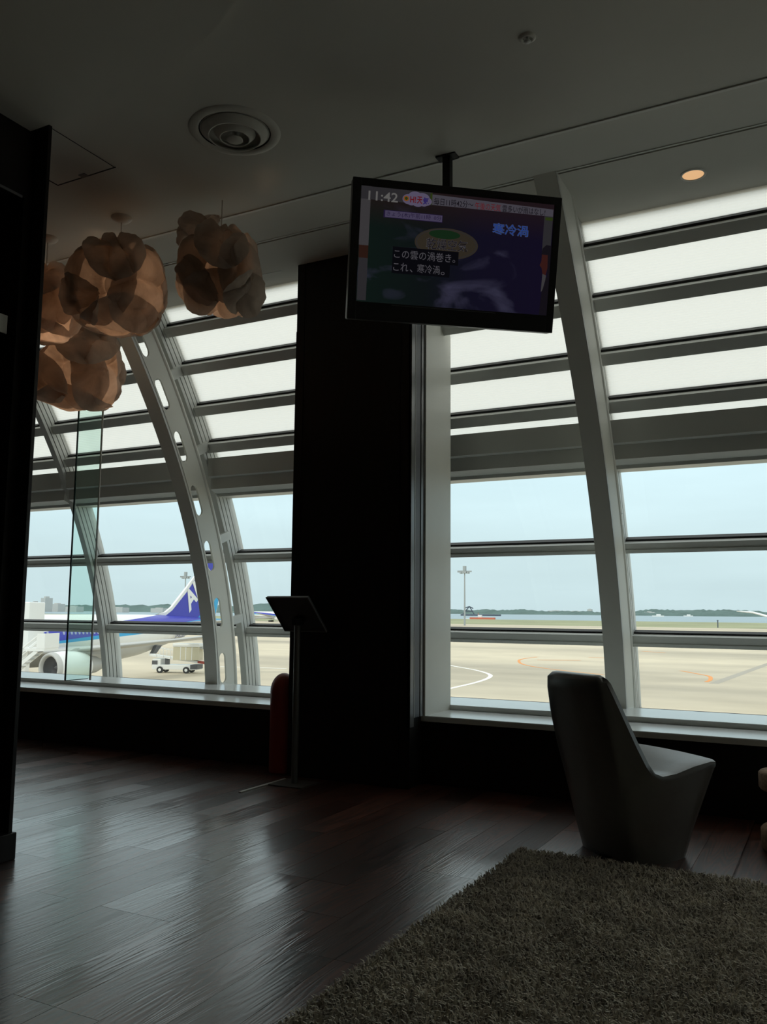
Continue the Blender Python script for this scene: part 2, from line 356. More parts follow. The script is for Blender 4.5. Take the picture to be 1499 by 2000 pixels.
for i, xr in enumerate(mull):
    win = win1 if xr < -2.7 else win2
    m_ = under(bm_obj('mullion', sweep(GY, zg, msec(xr)), M['alu']), win)
    for d in (.036, .079, .123):
        bm_obj('gasket', sweep(GY, zg, [(xr - .0102, d), (xr - .006, d), (xr - .006, d + .0075), (xr - .0102, d + .0075)]), M['gasket'], m_).matrix_parent_inverse = m_.matrix_world.inverted()
    if i == len(mull) - 1: break
    xa, xb = xr, mull[i + 1] - MW
    win = win1 if xb < -2.7 else win2
    for zt, zb in TR:
        t_ = under(bm_obj('transom', bar(xa, xb, zt - .012, zb + .022, -.02, .11), M['alu']), win)
        bm_obj('lower_lip', bar(xa, xb, zb + .022, zb, -.01, .118), M['alu'], t_).matrix_parent_inverse = t_.matrix_world.inverted()
        bm_obj('top_gasket', bar(xa, xb, zt, zt - .012, .0, .06), M['gasket'], t_).matrix_parent_inverse = t_.matrix_world.inverted()
    for zt, zb in UP:
        t_ = under(bm_obj('transom', bar(xa, xb, zt - .012, zb, -.02, .10), M['alu']), win)
        bm_obj('top_gasket', bar(xa, xb, zt, zt - .012, .0, .05), M['gasket'], t_).matrix_parent_inverse = t_.matrix_world.inverted()
        bm_obj('edge_line', bar(xa, xb, zt - .012, zt - .02, .095, .104), M['alu'], t_).matrix_parent_inverse = t_.matrix_world.inverted()  # strip added for the bar edge catching light
    # deep beam box
    b_ = under(bm_obj('blind_box', prism([(5.52, 1.935), (5.40, 1.930), (5.33, 1.955), (5.33, 2.045), (5.29, 2.052), (5.29, 2.198), (5.50, 2.215)], 0, xa - MW * .0, xb), M['alu']), win)
    bm_obj('bottom_rail', prism([(5.60, 1.915), (5.42, 1.908), (5.42, 1.934), (5.60, 1.94)], 0, xa, xb), M['alu'], b_).matrix_parent_inverse = b_.matrix_world.inverted()
    # panes
    for zt, zb, mm in ((.815, .37, 'pane'), (1.435, .893, 'pane'), (1.93, 1.504, 'pane'), (2.292, 2.19, 'frit'), (2.559, 2.365, 'frit'), (2.842, 2.63, 'frit'), (3.094, 2.913, 'frit'), (3.33, 3.16, 'frit')):
        under(bm_obj('pane', bar(xa - .004, xb + .004, zt, zb, -.006, .004), M[mm]), win)

# arched ribs standing on the upper ledge, web pierced by slots
def make_rib(xr, win, slots=True):
    root = under(empty('rib', (xr, 5.4, Z1)), win); bpy.context.view_layer.update()
    inv = root.matrix_world.inverted()
    zs = [Z1 - .06 + k * (3.32 - Z1 + .06) / 30 for k in range(31)]
    a = bm_obj('front_flange', sweep(RY, zs, [(xr - .118, -.012), (xr, -.012), (xr, .012), (xr - .118, .012)]), M['rib'], root); a.matrix_parent_inverse = inv
    e_ = bm_obj('edge_line', sweep(RY, zs, [(xr - .001, -.013), (xr + .003, -.013), (xr + .003, .013), (xr - .001, .013)]), M['alu'], root); e_.matrix_parent_inverse = inv  # strip added to stand in for the highlight along the flange edge
    # web drawn flat in (z-parameter, depth) then bent along the curve
    holes = [(.54, .23), (.965, .23), (1.40, .225), (1.81, .22), (2.19, .21), (2.54, .20), (2.87, .185)]
    dm, dw = .066, .038
    bm = bmesh.new(); N = 60; z0, z1 = Z1 - .06, 3.32
    def loop(pts):
        vs = [bm.verts.new((0, z, d)) for z, d in pts]; return [bm.edges.new((vs[k], vs[(k + 1) % len(vs)])) for k in range(len(vs))]
    ed = loop([(z0 + (z1 - z0) * k / N, .008) for k in range(N + 1)] + [(z1 - (z1 - z0) * k / N, .215) for k in range(N + 1)])
    for zc, ln in (holes if slots else ()):
        hl = ln / 2 - dw; pts = []
        for k in range(9): t = PI * k / 8; pts.append((zc + hl + dw * math.sin(t), dm + dw * math.cos(t)))
        for k in range(9): t = PI * k / 8; pts.append((zc - hl - dw * math.sin(t), dm - dw * math.cos(t)))
        ed += loop(pts)
    bmesh.ops.triangle_fill(bm, edges=ed, use_beauty=True)
    for v in bm.verts:
        p, t, n = frame(RY, v.co.y); d = v.co.z; v.co = Vector((xr - .004, p[0] - n[0] * d, p[1] - n[1] * d))
    w = bm_obj('web', bm, M['rib'], root); w.matrix_parent_inverse = inv
    md = w.modifiers.new('thickness', 'SOLIDIFY'); md.thickness = .014; md.offset = 0
    sec = [(xr - .012 + .024 * math.cos(2 * PI * k / 12), -.222 + .024 * math.sin(2 * PI * k / 12)) for k in range(12)]
    b = bm_obj('back_tube', sweep(RY, zs, sec), M['rib'], root, True); b.matrix_parent_inverse = inv
    for z in (.86, 1.47, 2.10, 2.60):        # brackets back to the mullion
        p, t, n = frame(RY, z)
        q = bm_obj('bracket', bar(xr - .05, xr - .02, z + .03, z - .03, -.40, -.20, RY), M['alu'], root); q.matrix_parent_inverse = inv
    return root
for xr in (-7.49, -4.336): make_rib(xr, win1)
for xr in (-1.18, 1.976, 5.13, 8.29): make_rib(xr, win2, False)

# ================================================================== CEILING FIXTURES
df = tag(empty('ceiling_diffuser', (-2.285, 2.868, H)), 'round white ceiling air diffuser with concentric rings', 'air vent')
def lobj(name, prof, m, parent, n=40, smooth=True):
    bm = bmesh.new(); lathe(bm, prof, n); return bm_obj(name, bm, m, parent, smooth)
lobj('outer_ring', [(.205, .002), (.200, -.004), (.172, -.010), (.160, -.004), (.158, .004)], M['ceil'], df)
lobj('throat', [(.160, -.003), (.150, .0015), (.0, .0015)], M['blackm'], df, smooth=False)
lobj('vane_ring', [(.148, -.003), (.118, -.030), (.112, -.030), (.116, -.022), (.142, -.001)], M['ceil'], df)
lobj('vane_ring', [(.092, -.010), (.068, -.036), (.062, -.036), (.066, -.028), (.086, -.008)], M['ceil'], df)
lobj('centre_disc', [(.0, -.044), (.034, -.044), (.037, -.042), (.037, -.039), (.012, -.036), (.012, .001)], M['ceil'], df)
sp = tag(empty('sprinkler_head', (-.925, 2.857, H)), 'small round sprinkler head in the grey ceiling', 'sprinkler')
lobj('cover_plate', [(.032, .002), (.032, -.003), (.024, -.008), (.018, -.008), (.018, .001)], M['ceil'], sp, 24)
lobj('deflector', [(.0, -.020), (.012, -.019), (.013, -.016), (.006, -.012), (.006, .0)], M['alu'], sp, 20)
ht = tag(empty('access_hatch', (-3.19, 2.66, H)), 'square ceiling access hatch with a thin joint and latch', 'hatch')
box('hatch_leaf', -.19, .19, -.19, .19, -.0025, .004, M['ceil'], ht)
for a, b, c, d in ((-.197, .197, .193, .198), (-.197, .197, -.1925, -.1915), (-.199, -.194, -.199, .199), (.1915, .1925, -.199, .199)):
    box('joint', a, b, c, d, -.0032, .002, M['gasket'], ht)
box('latch', -.02, .02, .165, .192, -.006, .001, M['trimm'], ht, bev=.001)
dl = tag(empty('downlight', (-.56, 4.435, HS)), 'small warm recessed downlight in the pale soffit', 'downlight')
lobj('trim_ring', [(.066, .001), (.064, -.004), (.054, -.005), (.052, .002)], M['white'], dl, 32)
lobj('lamp_face', [(.053, -.0015), (.0, -.0015)], M['downl'], dl, 32)
ls = tag(box('air_slot', -3.37, -3.18, 4.522, 4.532, HS - .002, HS + .01, M['alu']), 'short thin air slot in the soffit by the paper lamp', 'air slot')

# ================================================================== TELEVISION
yaw, pit = .672, .237; TW, TH = .957, .602
tv = tag(empty('television', (-1.443, 3.396, 2.577)), 'flat television hung from the ceiling showing a weather programme', 'television')
r_ = Vector((math.cos(yaw), math.sin(yaw), 0)); n0 = Vector((math.sin(yaw), -math.cos(yaw), 0))
u_ = Vector((0, 0, 1)) * math.cos(pit) + n0 * math.sin(pit); n_ = r_.cross(u_)
tv.rotation_euler = Matrix((r_, u_, n_)).transposed().to_euler()      # local x right, y up, z towards the viewer
def tuv(u, v): return ((u - .5) * TW, (.5 - v) * TH)
bm = bmesh.new(); abox(bm, -TW / 2, TW / 2, -TH / 2, TH / 2, -.055, -.004, .008); bm_obj('housing', bm, M['black'], tv)
bm = bmesh.new()
for u0, u1, v0, v1 in ((0, .04, 0, 1), (.965, 1, 0, 1), (.04, .965, 0, .055), (.04, .965, .872, 1)):
    (x0, y1), (x1, y0) = tuv(u0, v0), tuv(u1, v1); abox(bm, x0, x1, y0, y1, -.01, .006, .002)
bz = bm_obj('bezel', bm, M['black'], tv)
box('bottom_strip', -.28, .20, -.232, -.2297, .004, .0068, M['trimm'], tv)
box('back_box', -.24, .24, -.19, .14, -.09, -.05, M['blackm'], tv, bev=.01)
def screen_mat():
    m = bpy.data.materials.new('satellite_picture'); m.use_nodes = True; t = m.node_tree; t.nodes.clear()
    o = nn(t, 'ShaderNodeOutputMaterial'); e = nn(t, 'ShaderNodeEmission'); g = nn(t, 'ShaderNodeBsdfGlossy'); g.inputs['Roughness'].default_value = .12
    tcn = nn(t, 'ShaderNodeTexCoord'); sp_ = nn(t, 'ShaderNodeSeparateXYZ'); t.links.new(tcn.outputs['Object'], sp_.inputs[0])
    rp = nn(t, 'ShaderNodeValToRGB'); mrx = nn(t, 'ShaderNodeMapRange'); mrx.inputs[1].default_value = -.45; mrx.inputs[2].default_value = .45
    t.links.new(sp_.outputs['X'], mrx.inputs[0]); t.links.new(mrx.outputs[0], rp.inputs[0])
    E_ = rp.color_ramp.elements; E_[0].position = 0; E_[0].color = (.006, .014, .011, 1); E_[1].position = 1; E_[1].color = (.009, .006, .022, 1)
    k = E_.new(.35); k.color = (.006, .009, .010, 1); k = E_.new(.6); k.color = (.008, .007, .020, 1)
    mpn = nn(t, 'ShaderNodeMapping'); mpn.inputs['Rotation'].default_value = (0, 0, .75); mpn.inputs['Scale'].default_value = (3.2, 6.5, 1); mpn.inputs['Location'].default_value = (1.3, .4, 0)
    t.links.new(tcn.outputs['Object'], mpn.inputs[0])
    n = nn(t, 'ShaderNodeTexNoise'); n.inputs['Scale'].default_value = .75; n.inputs['Detail'].default_value = 9; n.inputs['Distortion'].default_value = 1.6
    t.links.new(mpn.outputs[0], n.inputs['Vector'])
    cr = nn(t, 'ShaderNodeMapRange'); cr.inputs[1].default_value = .52; cr.inputs[2].default_value = .75; t.links.new(n.outputs['Fac'], cr.inputs[0])
    x = nn(t, 'ShaderNodeMix', data_type='RGBA'); t.links.new(cr.outputs[0], x.inputs['Factor']); t.links.new(rp.outputs[0], x.inputs['A']); x.inputs['B'].default_value = (.050, .048, .090, 1)
    # warm brown top of the map
    ry = nn(t, 'ShaderNodeMapRange'); ry.inputs[1].default_value = .10; ry.inputs[2].default_value = .24; ry.inputs[4].default_value = .8; t.links.new(sp_.outputs['Y'], ry.inputs[0])
    x2 = nn(t, 'ShaderNodeMix', data_type='RGBA'); t.links.new(ry.outputs[0], x2.inputs['Factor']); t.links.new(x.outputs['Result'], x2.inputs['A']); x2.inputs['B'].default_value = (.022, .012, .012, 1)
    t.links.new(x2.outputs['Result'], e.inputs[0]); e.inputs[1].default_value = .6
    ad = nn(t, 'ShaderNodeMixShader'); ad.inputs[0].default_value = .012
    t.links.new(e.outputs[0], ad.inputs[1]); t.links.new(g.outputs[0], ad.inputs[2]); t.links.new(ad.outputs[0], o.inputs[0]); return m
(x0, y1), (x1, y0) = tuv(.038, .053), tuv(.967, .874)
scr = box('screen', x0, x1, y0, y1, -.004, .0, screen_mat(), tv)
def flat(name, pts, z, m, th=.0006):
    return bm_obj(name, prism([tuv(*p) for p in pts], 2, z, z + th), m, scr)
def quad(name, u0, u1, v0, v1, z, m): return flat(name, [(u0, v1), (u1, v1), (u1, v0), (u0, v0)], z, m)
def ell(name, cu, cv, ru, rv, z, m, a0=0, a1=2 * PI, n=28):
    return flat(name, [(cu + ru * math.cos(a0 + (a1 - a0) * k / n), cv + rv * math.sin(a0 + (a1 - a0) * k / n)) for k in range(n)], z, m)
E1 = {k: emis('tv_' + k, c, .62) for k, c in dict(pale=(.060, .056, .060), banner=(.078, .072, .090), dim=(.034, .032, .036), dark=(.010, .008, .018), lav=(.080, .066, .125),
      purple=(.020, .012, .045), black=(.004, .004, .006), cap=(.10, .095, .11), red=(.15, .014, .020), blue=(.018, .055, .30), bluep=(.06, .09, .19), brown=(.040, .032, .022),
      green=(.009, .028, .011), lime=(.032, .05, .010), orange=(.26, .09, .016), skin=(.050, .014, .012), navy=(.012, .010, .020), clock=(.16, .155, .15), cloud=(.13, .11, .18), seal=(.048, .046, .085), rust=(.032, .013, .009), ink=(.010, .008, .012), mauve=(.05, .035, .06), violet=(.03, .02, .14)).items()}
quad('side_bar', .040, .085, .054, .470, .0004, E1['pale'])
quad('side_bar', .042, .085, .470, .560, .0004, E1['rust'])
quad('side_bar', .043, .085, .560, .862, .0004, E1['dim'])
quad('top_strip', .040, .372, .056, .145, .0006, E1['dim'])
flat('top_banner', [(.371, .142), (.962, .142), (.962, .090), (.371, .068)], .0008, E1['banner'])
quad('side_bar', .920, .962, .142, .40, .0004, E1['dim'])
quad('lime_mark', .925, .962, .15, .172, .0010, E1['lime'])
quad('lime_mark', .362, .372, .06, .142, .0010, E1['lime'])
for cu, cv, ru, rv in ((.262, .118, .03, .036), (.292, .096, .034, .036), (.325, .100, .034, .034), (.345, .122, .026, .03), (.275, .138, .022, .022), (.305, .144, .024, .022), (.333, .14, .02, .02)):
    ell('logo_cloud', cu, cv, ru, rv, .0010 + .0001 * random.random(), E1['cloud'])
ell('logo_sun', .250, .115, .013, .019, .0018, E1['orange']); ell('logo_sun_centre', .250, .115, .007, .011, .0026, E1['lime'])
def txt(body, u0, u1, vc, hv, z, m, bold=0., shear=0., name='lettering'):
    """lettering filling u0..u1 with cap height hv (fractions of the set)"""
    c = bpy.data.curves.new('t', 'FONT'); c.body = body; c.size = 1.; c.offset = bold; c.shear = shear; c.resolution_u = 3
    o = bpy.data.objects.new('t', c); COL.objects.link(o); bpy.context.view_layer.update()
    me = bpy.data.meshes.new_from_object(o.evaluated_get(bpy.context.evaluated_depsgraph_get()))
    bpy.data.objects.remove(o); bpy.data.curves.remove(c)
    co = np.zeros(len(me.vertices) * 3); me.vertices.foreach_get('co', co); co = co.reshape(-1, 3)
    mn, mx = co.min(0), co.max(0)
    (ax, ay), (bx, by) = tuv(u0, vc + hv / 2), tuv(u1, vc - hv / 2)
    co[:, 0] = ax + (co[:, 0] - mn[0]) / (mx[0] - mn[0]) * (bx - ax); co[:, 1] = ay + (co[:, 1] - mn[1]) / (mx[1] - mn[1]) * (by - ay); co[:, 2] = z
    me.vertices.foreach_set('co', co.ravel()); me.update(); me.materials.clear(); me.materials.append(m)
    q = bpy.data.objects.new(name, me); COL.objects.link(q); q.parent = scr; return q
txt('11:42', .074, .211, .118, .066, .0016, E1['clock'], .012)
txt('H!', .268, .296, .118, .045, .0020, E1['red'], .03)
txt('天', .300, .326, .118, .052, .0020, E1['red'], .03); txt('気', .328, .356, .120, .052, .0020, E1['violet'], .03)
txt('毎日11時42分～', .381, .569, .114, .050, .0018, E1['ink'], .004)
txt('午後の天気', .577, .702, .117, .052, .0018, E1['red'], .004)
txt('雲多いが雨はなし!', .710, .922, .117, .050, .0018, E1['ink'], .004)
quad('date_box', .148, .426, .208, .262, .0006, E1['purple']); quad('date_box', .155, .424, .212, .258, .0013, E1['lav'])
txt('きょう(木)午前11時  0分', .162, .420, .235, .038, .0022, E1['purple'], .0)
txt('寒冷渦', .668, .846, .267, .085, .0014, E1['bluep'], .028); txt('寒冷渦', .670, .844, .267, .077, .0020, E1['blue'], .0)
ell('oval_caption', .452, .410, .152, .112, .0006, E1['brown'], n=40); ell('oval_edge', .452, .410, .146, .105, .0013, E1['dim'], n=40)
ell('oval_face', .452, .410, .142, .100, .0020, E1['brown'], n=40); ell('oval_patch', .44, .345, .075, .032, .0027, E1['green'])
txt('乾燥空気', .355, .553, .418, .082, .0036, E1['cap'], .014); txt('乾燥空気', .357, .551, .418, .078, .0040, E1['ink'], .0)
quad('caption_box', .199, .512, .462, .560, .0046, E1['black']); quad('caption_box', .199, .474, .560, .652, .0046, E1['black'])
txt('この雲の渦巻き。', .206, .497, .512, .064, .0054, E1['cap'])
txt('これ', .205, .276, .604, .060, .0054, E1['cap']); txt('、', .283, .297, .626, .020, .0054, E1['cap']); txt('寒冷渦', .318, .426, .604, .064, .0054, E1['cap']); txt('。', .432, .450, .626, .022, .0054, E1['cap'])
# presenter cropped by the right edge of the picture
flat('presenter_hair', [(.917, .43), (.922, .38), (.940, .352), (.966, .355), (.966, .60), (.955, .60), (.950, .45), (.93, .425)], .0008, E1['ink'])
flat('presenter_face', [(.921, .425), (.950, .425), (.953, .52), (.946, .575), (.930, .565), (.924, .525), (.913, .505), (.920, .475)], .0014, E1['skin'])
flat('presenter_shirt', [(.930, .566), (.948, .575), (.948, .60), (.935, .69), (.928, .70)], .0014, E1['pale'])
flat('presenter_suit', [(.948, .585), (.966, .61), (.966, .87), (.927, .87), (.932, .70), (.944, .64)], .0016, E1['ink'])
bpy.context.view_layer.update()
# ceiling pole and mounting plate: parts of the television hanger
pc = Vector((-1.527, 3.497, 2.61))
bm = bmesh.new(); abox(bm, -.019, .019, -.019, .019, pc.z - .20, H + .01, .003)
pole = bm_obj('ceiling_pole', bm, M['blackm'], tv); pole.matrix_parent_inverse = tv.matrix_world.inverted() ; pole.location = (pc.x, pc.y, 0)
bm = bmesh.new(); abox(bm, -.05, .05, -.03, .03, H - .006, H + .004, .002)
pl_ = bm_obj('ceiling_plate', bm, M['blackm'], tv); pl_.matrix_parent_inverse = tv.matrix_world.inverted(); pl_.location = (pc.x, pc.y, 0)
bm = bmesh.new(); abox(bm, -.13, .13, -.12, .12, -.115, -.088, .004); bm_obj('bracket', bm, M['blackm'], tv)

# ================================================================== PAPER LAMPS
def petal(R, ang, flare, fold, seed, squash=1., nr=22, na=72):
    """cupped sheet of paper hugging a sphere of radius R around +Z, its rim waved and curled"""
    g = np.random.default_rng(seed); ph = g.uniform(0, 2 * PI, 6); am = g.uniform(.5, 1., 6)
    V = [(0, 0, R)]; F = []
    for i in range(1, nr + 1):
        rho = i / nr
        for k in range(na):
            th = 2 * PI * k / na
            edge = 1 + .09 * am[0] * math.sin(2 * th + ph[0]) + .05 * am[1] * math.sin(3 * th + ph[1]) + .012 * am[2] * math.sin(13 * th + ph[2])
            a = ang * rho * edge
            cr = fold * (rho ** 1.4) * (am[3] * math.sin(2 * th + ph[3] + 1.5 * rho) + .6 * am[4] * math.sin(3 * th + ph[4] - 3 * rho) + .16 * math.sin(9 * th + ph[5]))
            fl = flare * max(0., rho - .55) ** 2 * 5
            # one or two sharp folds across the sheet, fine pleats at the rim
            u1 = rho * math.cos(th + ph[5]); u2 = rho * math.cos(th + ph[2] + 1.9)
            cre = .30 * R * math.exp(-abs(u1 - .22 - .18 * math.sin(3 * rho * math.sin(th + ph[5]))) / .13) * am[5] + .14 * R * math.exp(-abs(u2 + .45) / .06) * am[4]
            rr = R * (1 + cr) + fl - cre + .006 * R * math.sin(23 * th + ph[0]) * rho ** 4
            V.append((rr * math.sin(a) * math.cos(th), rr * math.sin(a) * math.sin(th) * squash, rr * math.cos(a)))
    for k in range(na): F.append((0, 1 + k, 1 + (k + 1) % na))
    for i in range(nr - 1):
        for k in range(na):
            a = 1 + i * na; b = a + na; k2 = (k + 1) % na; F.append((a + k, b + k, b + k2, a + k2))
    return V, F
def make_lamp(c, size, seed, label, dirs, canopy=True, watts=2.2, top=H):
    root = tag(empty('paper_pendant_lamp', c), label, 'lamp', 'crumpled paper pendant lamps')
    g = np.random.default_rng(seed)
    for k, (d, R, ang, fl, fo) in enumerate(dirs):
        V, F = petal(R * size, ang, fl * size, fo, seed * 31 + k)
        q = Vector(d).to_track_quat('Z', 'Y') @ Matrix.Rotation(g.uniform(0, 2 * PI), 3, 'Z').to_quaternion()
        raw_obj('paper_petal', [q @ Vector(v) for v in V], F, M['paper'], root, True)
    bm = bmesh.new(); bmesh.ops.create_uvsphere(bm, u_segments=16, v_segments=10, radius=.032); bm_obj('bulb', bm, M['bulb'], root, True)
    atop = top - c[2]
    bm = bmesh.new(); atube(bm, (0, 0, .03), (0, 0, .09), .018, .016); bm_obj('lamp_holder', bm, M['lampwhite'], root)
    tube('cord', (0, 0, .085), (0, 0, atop), .0028, M['lampwhite'], root, n=8)
    if canopy:
        bm = bmesh.new(); lathe(bm, [(.0, -.030), (.022, -.028), (.046, -.018), (.055, -.006), (.056, .002)], 28, (0, 0, atop)); bm_obj('ceiling_rose', bm, M['lampwhite'], root, True)
    L = bpy.data.lights.new('glow', 'POINT'); L.energy = watts; L.color = (1, .62, .38); L.shadow_soft_size = .04
    lo = bpy.data.objects.new('glow', L); COL.objects.link(lo); lo.parent = root; lo.location = (0, 0, -.05)
    return root
VW = (.62, -.72, -.30)     # roughly towards the seats
base = [((.45, -.85, -.28), .93, 1.02, .02, .035), ((-.55, -.72, .30), .88, .95, .03, .04), ((.95, -.05, -.15), .90, .98, .07, .05), ((-.75, .45, -.35), .90, 1.0, .05, .05),
        ((.25, .85, .1), .92, 1.1, .05, .05), ((.05, -.25, .96), .92, .92, .03, .05), ((.1, -.15, -.97), .90, .85, .06, .06), ((.55, -.62, .42), 1.0, .55, .06, .06), ((-.25, -.80, -.55), 1.0, .58, .05, .06)]
def vary(s):
    g = np.random.default_rng(s); o = []
    for d, R, a, fl, fo in base:
        e = np.array(d) + g.uniform(-.22, .22, 3); o.append((tuple(e), R * g.uniform(.96, 1.05), a * g.uniform(.88, 1.1), fl * g.uniform(.6, 1.6), fo * g.uniform(.8, 1.5)))
    return o
make_lamp((-3.363, 3.27, 2.725), .285, 3, 'crumpled paper pendant lamp, the largest, on a white ceiling rose', vary(3), watts=.72)
make_lamp((-3.935, 3.27, 2.73), .235, 5, 'crumpled paper pendant lamp behind the largest, next to the dark wall end', vary(5), watts=1.3)
make_lamp((-2.745, 3.36, 2.735), .24, 9, 'smaller crumpled paper pendant lamp on its own beside the pillar', vary(9) + [((-.45, -.2, .9), 1.25, .45, .02, .10), ((.8, -.2, -.65), 1.2, .42, .06, .10)], canopy=False, watts=.36)
make_lamp((-4.43, 3.99, 2.60), .32, 12, 'crumpled paper pendant lamp, the lowest hanging of the cluster', vary(12), watts=1.5, top=HS)

# ================================================================== CHAIR
def make_chair(c, fdir):
    fv = Vector((fdir[0], fdir[1], 0)).normalized(); rv = Vector((fv.y, -fv.x, 0))
    root = tag(empty('lounge_chair', (c[0], c[1], 0)), 'grey one-piece lounge chair with a pedestal base facing the window', 'chair')
    root.rotation_euler = (0, 0, math.atan2(fv.y, fv.x))
    # side outline (forward, height, half width), anticlockwise from the rear foot
    P = [(-.030, .0, .165), (.10, .0, .205), (.235, .0, .175), (.262, .12, .205), (.288, .24, .240), (.312, .35, .272), (.322, .392, .285), (.315, .405, .285), (.29, .408, .284), (.20, .393, .28), (.11, .370, .275), (.045, .362, .268), (.012, .375, .264),
         (-.012, .41, .258), (-.045, .48, .245), (-.085, .58, .225), (-.122, .675, .205), (-.140, .722, .192), (-.150, .742, .178), (-.165, .752, .165), (-.183, .748, .168), (-.196, .728, .184), (-.190, .68, .194), (-.165, .56, .205), (-.132, .43, .205), (-.105, .33, .20), (-.075, .20, .19), (-.050, .08, .178)]
    S = [-1, -.97, -.88, -.6, -.2, .2, .6, .88, .97, 1]
    rings = []
    cx = .08
    for s in S:
        a = abs(s); ins = 0. if a < .9 else (.006 if a < .98 else .028)
        ring = []
        for k, (f, z, w) in enumerate(P):
            # soft inset of the outline near both flanks; hollowed back and seat
            p0 = P[k - 1]; p1 = P[(k + 1) % len(P)]; t = Vector((p1[0] - p0[0], p1[1] - p0[1])).normalized(); nx = Vector((-t.y, t.x))
            dish = .022 * (1 - s * s) if 7 < k < 17 else 0.
            backb = -.025 * (1 - s * s) if 19 < k < 28 else 0.
            curve = .035 * (1 - s * s) if (2 <= k <= 7) else 0.
            foot = (-.03 if k == 0 else .03 if k == 2 else 0) * (1 - s * s)
            zz = max(0., z + nx.y * ins - (dish * .6 if 7 < k < 13 else 0)) if z > 0 else 0.
            if z == 0 and ins: zz = 0.
            ff = f + nx.x * ins - (dish * .8 if 12 < k < 17 else 0) + backb + curve + foot
            ring.append((ff, s * w, zz))
        rings.append(ring)
    bm = loft(rings, True, True)
    bmesh.ops.triangulate(bm, faces=[f for f in bm.faces if len(f.verts) > 4])
    o = bm_obj('shell', bm, M['chair'], root, True)
    try:
        o.data.set_sharp_from_angle(angle=math.radians(50))
    except Exception: pass
    bm = bmesh.new(); lathe(bm, [(.0, .0), (.165, .0), (.165, .012), (0, .012)], 28, (.095, 0, 0)); bm_obj('foot_glide', bm, M['black'], root)
    return root
make_chair((-.887, 3.763), (.6, .8))

# ================================================================== CORK STOOL
ck = tag(empty('cork_stool', (-.19, 4.19, 0)), 'turned cork stool with a thick round top beside the grey chair', 'stool')
bm = bmesh.new(); lathe(bm, [(.0, .33), (.12, .33), (.148, .328), (.155, .320), (.155, .262), (.148, .252), (.10, .245)], 40); bm_obj('stool_top', bm, M['cork'], ck, True)
bm = bmesh.new(); lathe(bm, [(.11, .247), (.075, .22), (.062, .17), (.075, .12), (.11, .10)], 36); bm_obj('waist', bm, M['cork'], ck, True)
bm = bmesh.new(); lathe(bm, [(.10, .105), (.146, .095), (.154, .085), (.155, .012), (.148, .0), (.0, .0)], 40); bm_obj('stool_base', bm, M['cork'], ck, True)

# ================================================================== RUG
rx0, rx1, ry0, ry1 = -1.222, 1.5, .95, 3.57
rug = tag(empty('shag_rug', (0, 2.3, 0)), 'pale grey shaggy rug lying on the wooden floor', 'rug')
bm = bmesh.new(); abox(bm, rx0, rx1, ry0 - 2.3, ry1 - 2.3, .0, .012, .003); bm_obj('backing', bm, M['rug'], rug)
NB = 120000
px = rng.uniform(rx0 - .004, rx1 + .004, NB * 2); py = rng.uniform(ry0, ry1 + .004, NB * 2)
keep = (px < 1.15) & ((px < .45) | (py > 2.0)) & (px < .25 + .35 * py)
px, py = px[keep][:NB], py[keep][:NB]; nb = len(px)
ang = rng.uniform(0, 2 * PI, nb) + .8 * np.sin(px * 9) + .6 * np.sin(py * 8); ln = rng.uniform(.010, .024, nb); ht_ = rng.uniform(.010, .022, nb); wd = rng.uniform(.0018, .0036, nb)
ca, sa = np.cos(ang), np.sin(ang)
V = np.zeros((nb, 5, 3))
V[:, 0] = np.c_[px - sa * wd, py + ca * wd, np.full(nb, .010)]; V[:, 1] = np.c_[px + sa * wd, py - ca * wd, np.full(nb, .010)]
mx_, my_ = px + ca * ln * .35, py + sa * ln * .35
V[:, 2] = np.c_[mx_ + sa * wd * .9, my_ - ca * wd * .9, .012 + ht_ * .8]; V[:, 3] = np.c_[mx_ - sa * wd * .9, my_ + ca * wd * .9, .012 + ht_ * .8]
V[:, 4] = np.c_[px + ca * ln, py + sa * ln, .012 + ht_]
V[:, :, 1] -= 2.3
me = bpy.data.meshes.new('pile'); me.vertices.add(nb * 5); me.vertices.foreach_set('co', V.ravel())
ids = np.arange(nb) * 5
lp = np.stack([ids, ids + 1, ids + 2, ids + 3, ids + 3, ids + 2, ids + 4], 1).ravel()
me.loops.add(len(lp)); me.loops.foreach_set('vertex_index', lp.astype(np.int32))
st = np.stack([np.arange(nb) * 7, np.arange(nb) * 7 + 4], 1).ravel(); me.polygons.add(nb * 2)
me.polygons.foreach_set('loop_start', st.astype(np.int32)); me.update(calc_edges=True); me.materials.append(M['pile'])
po = bpy.data.objects.new('pile', me); COL.objects.link(po); po.parent = rug; po['kind'] = 'stuff'

# ================================================================== SIGN STAND, FLOOR STRIP, RED BIN, GLASS SCREEN
st_ = tag(empty('display_stand', (-2.845, 4.30, 0)), 'slim dark display stand with a tilted panel in front of the pillar', 'stand')
box('base_plate', -.115, .115, -.10, .10, .0, .008, M['standm'], st_, bev=.002)
bm = bmesh.new(); atube(bm, (0, 0, .006), (0, 0, .95), .019, n=20); bm_obj('pole', bm, M['standm'], st_)
bm = bmesh.new(); abox(bm, -.170, .170, -.012, .0, -.13, .13, .002)
pn = bm_obj('panel_board', bm, M['black'], st_); pn.location = (.0, -.005, .988); pn.rotation_euler = (math.radians(40), 0, math.radians(-10))
bm = bmesh.new()
for a, b, c, d in ((-.170, .170, .122, .132), (-.170, .170, -.132, -.122), (-.172, -.164, -.132, .132), (.164, .172, -.132, .132)): abox(bm, a, b, -.017, -.010, c, d, .001)
fr = bm_obj('panel_frame', bm, M['standm'], pn)
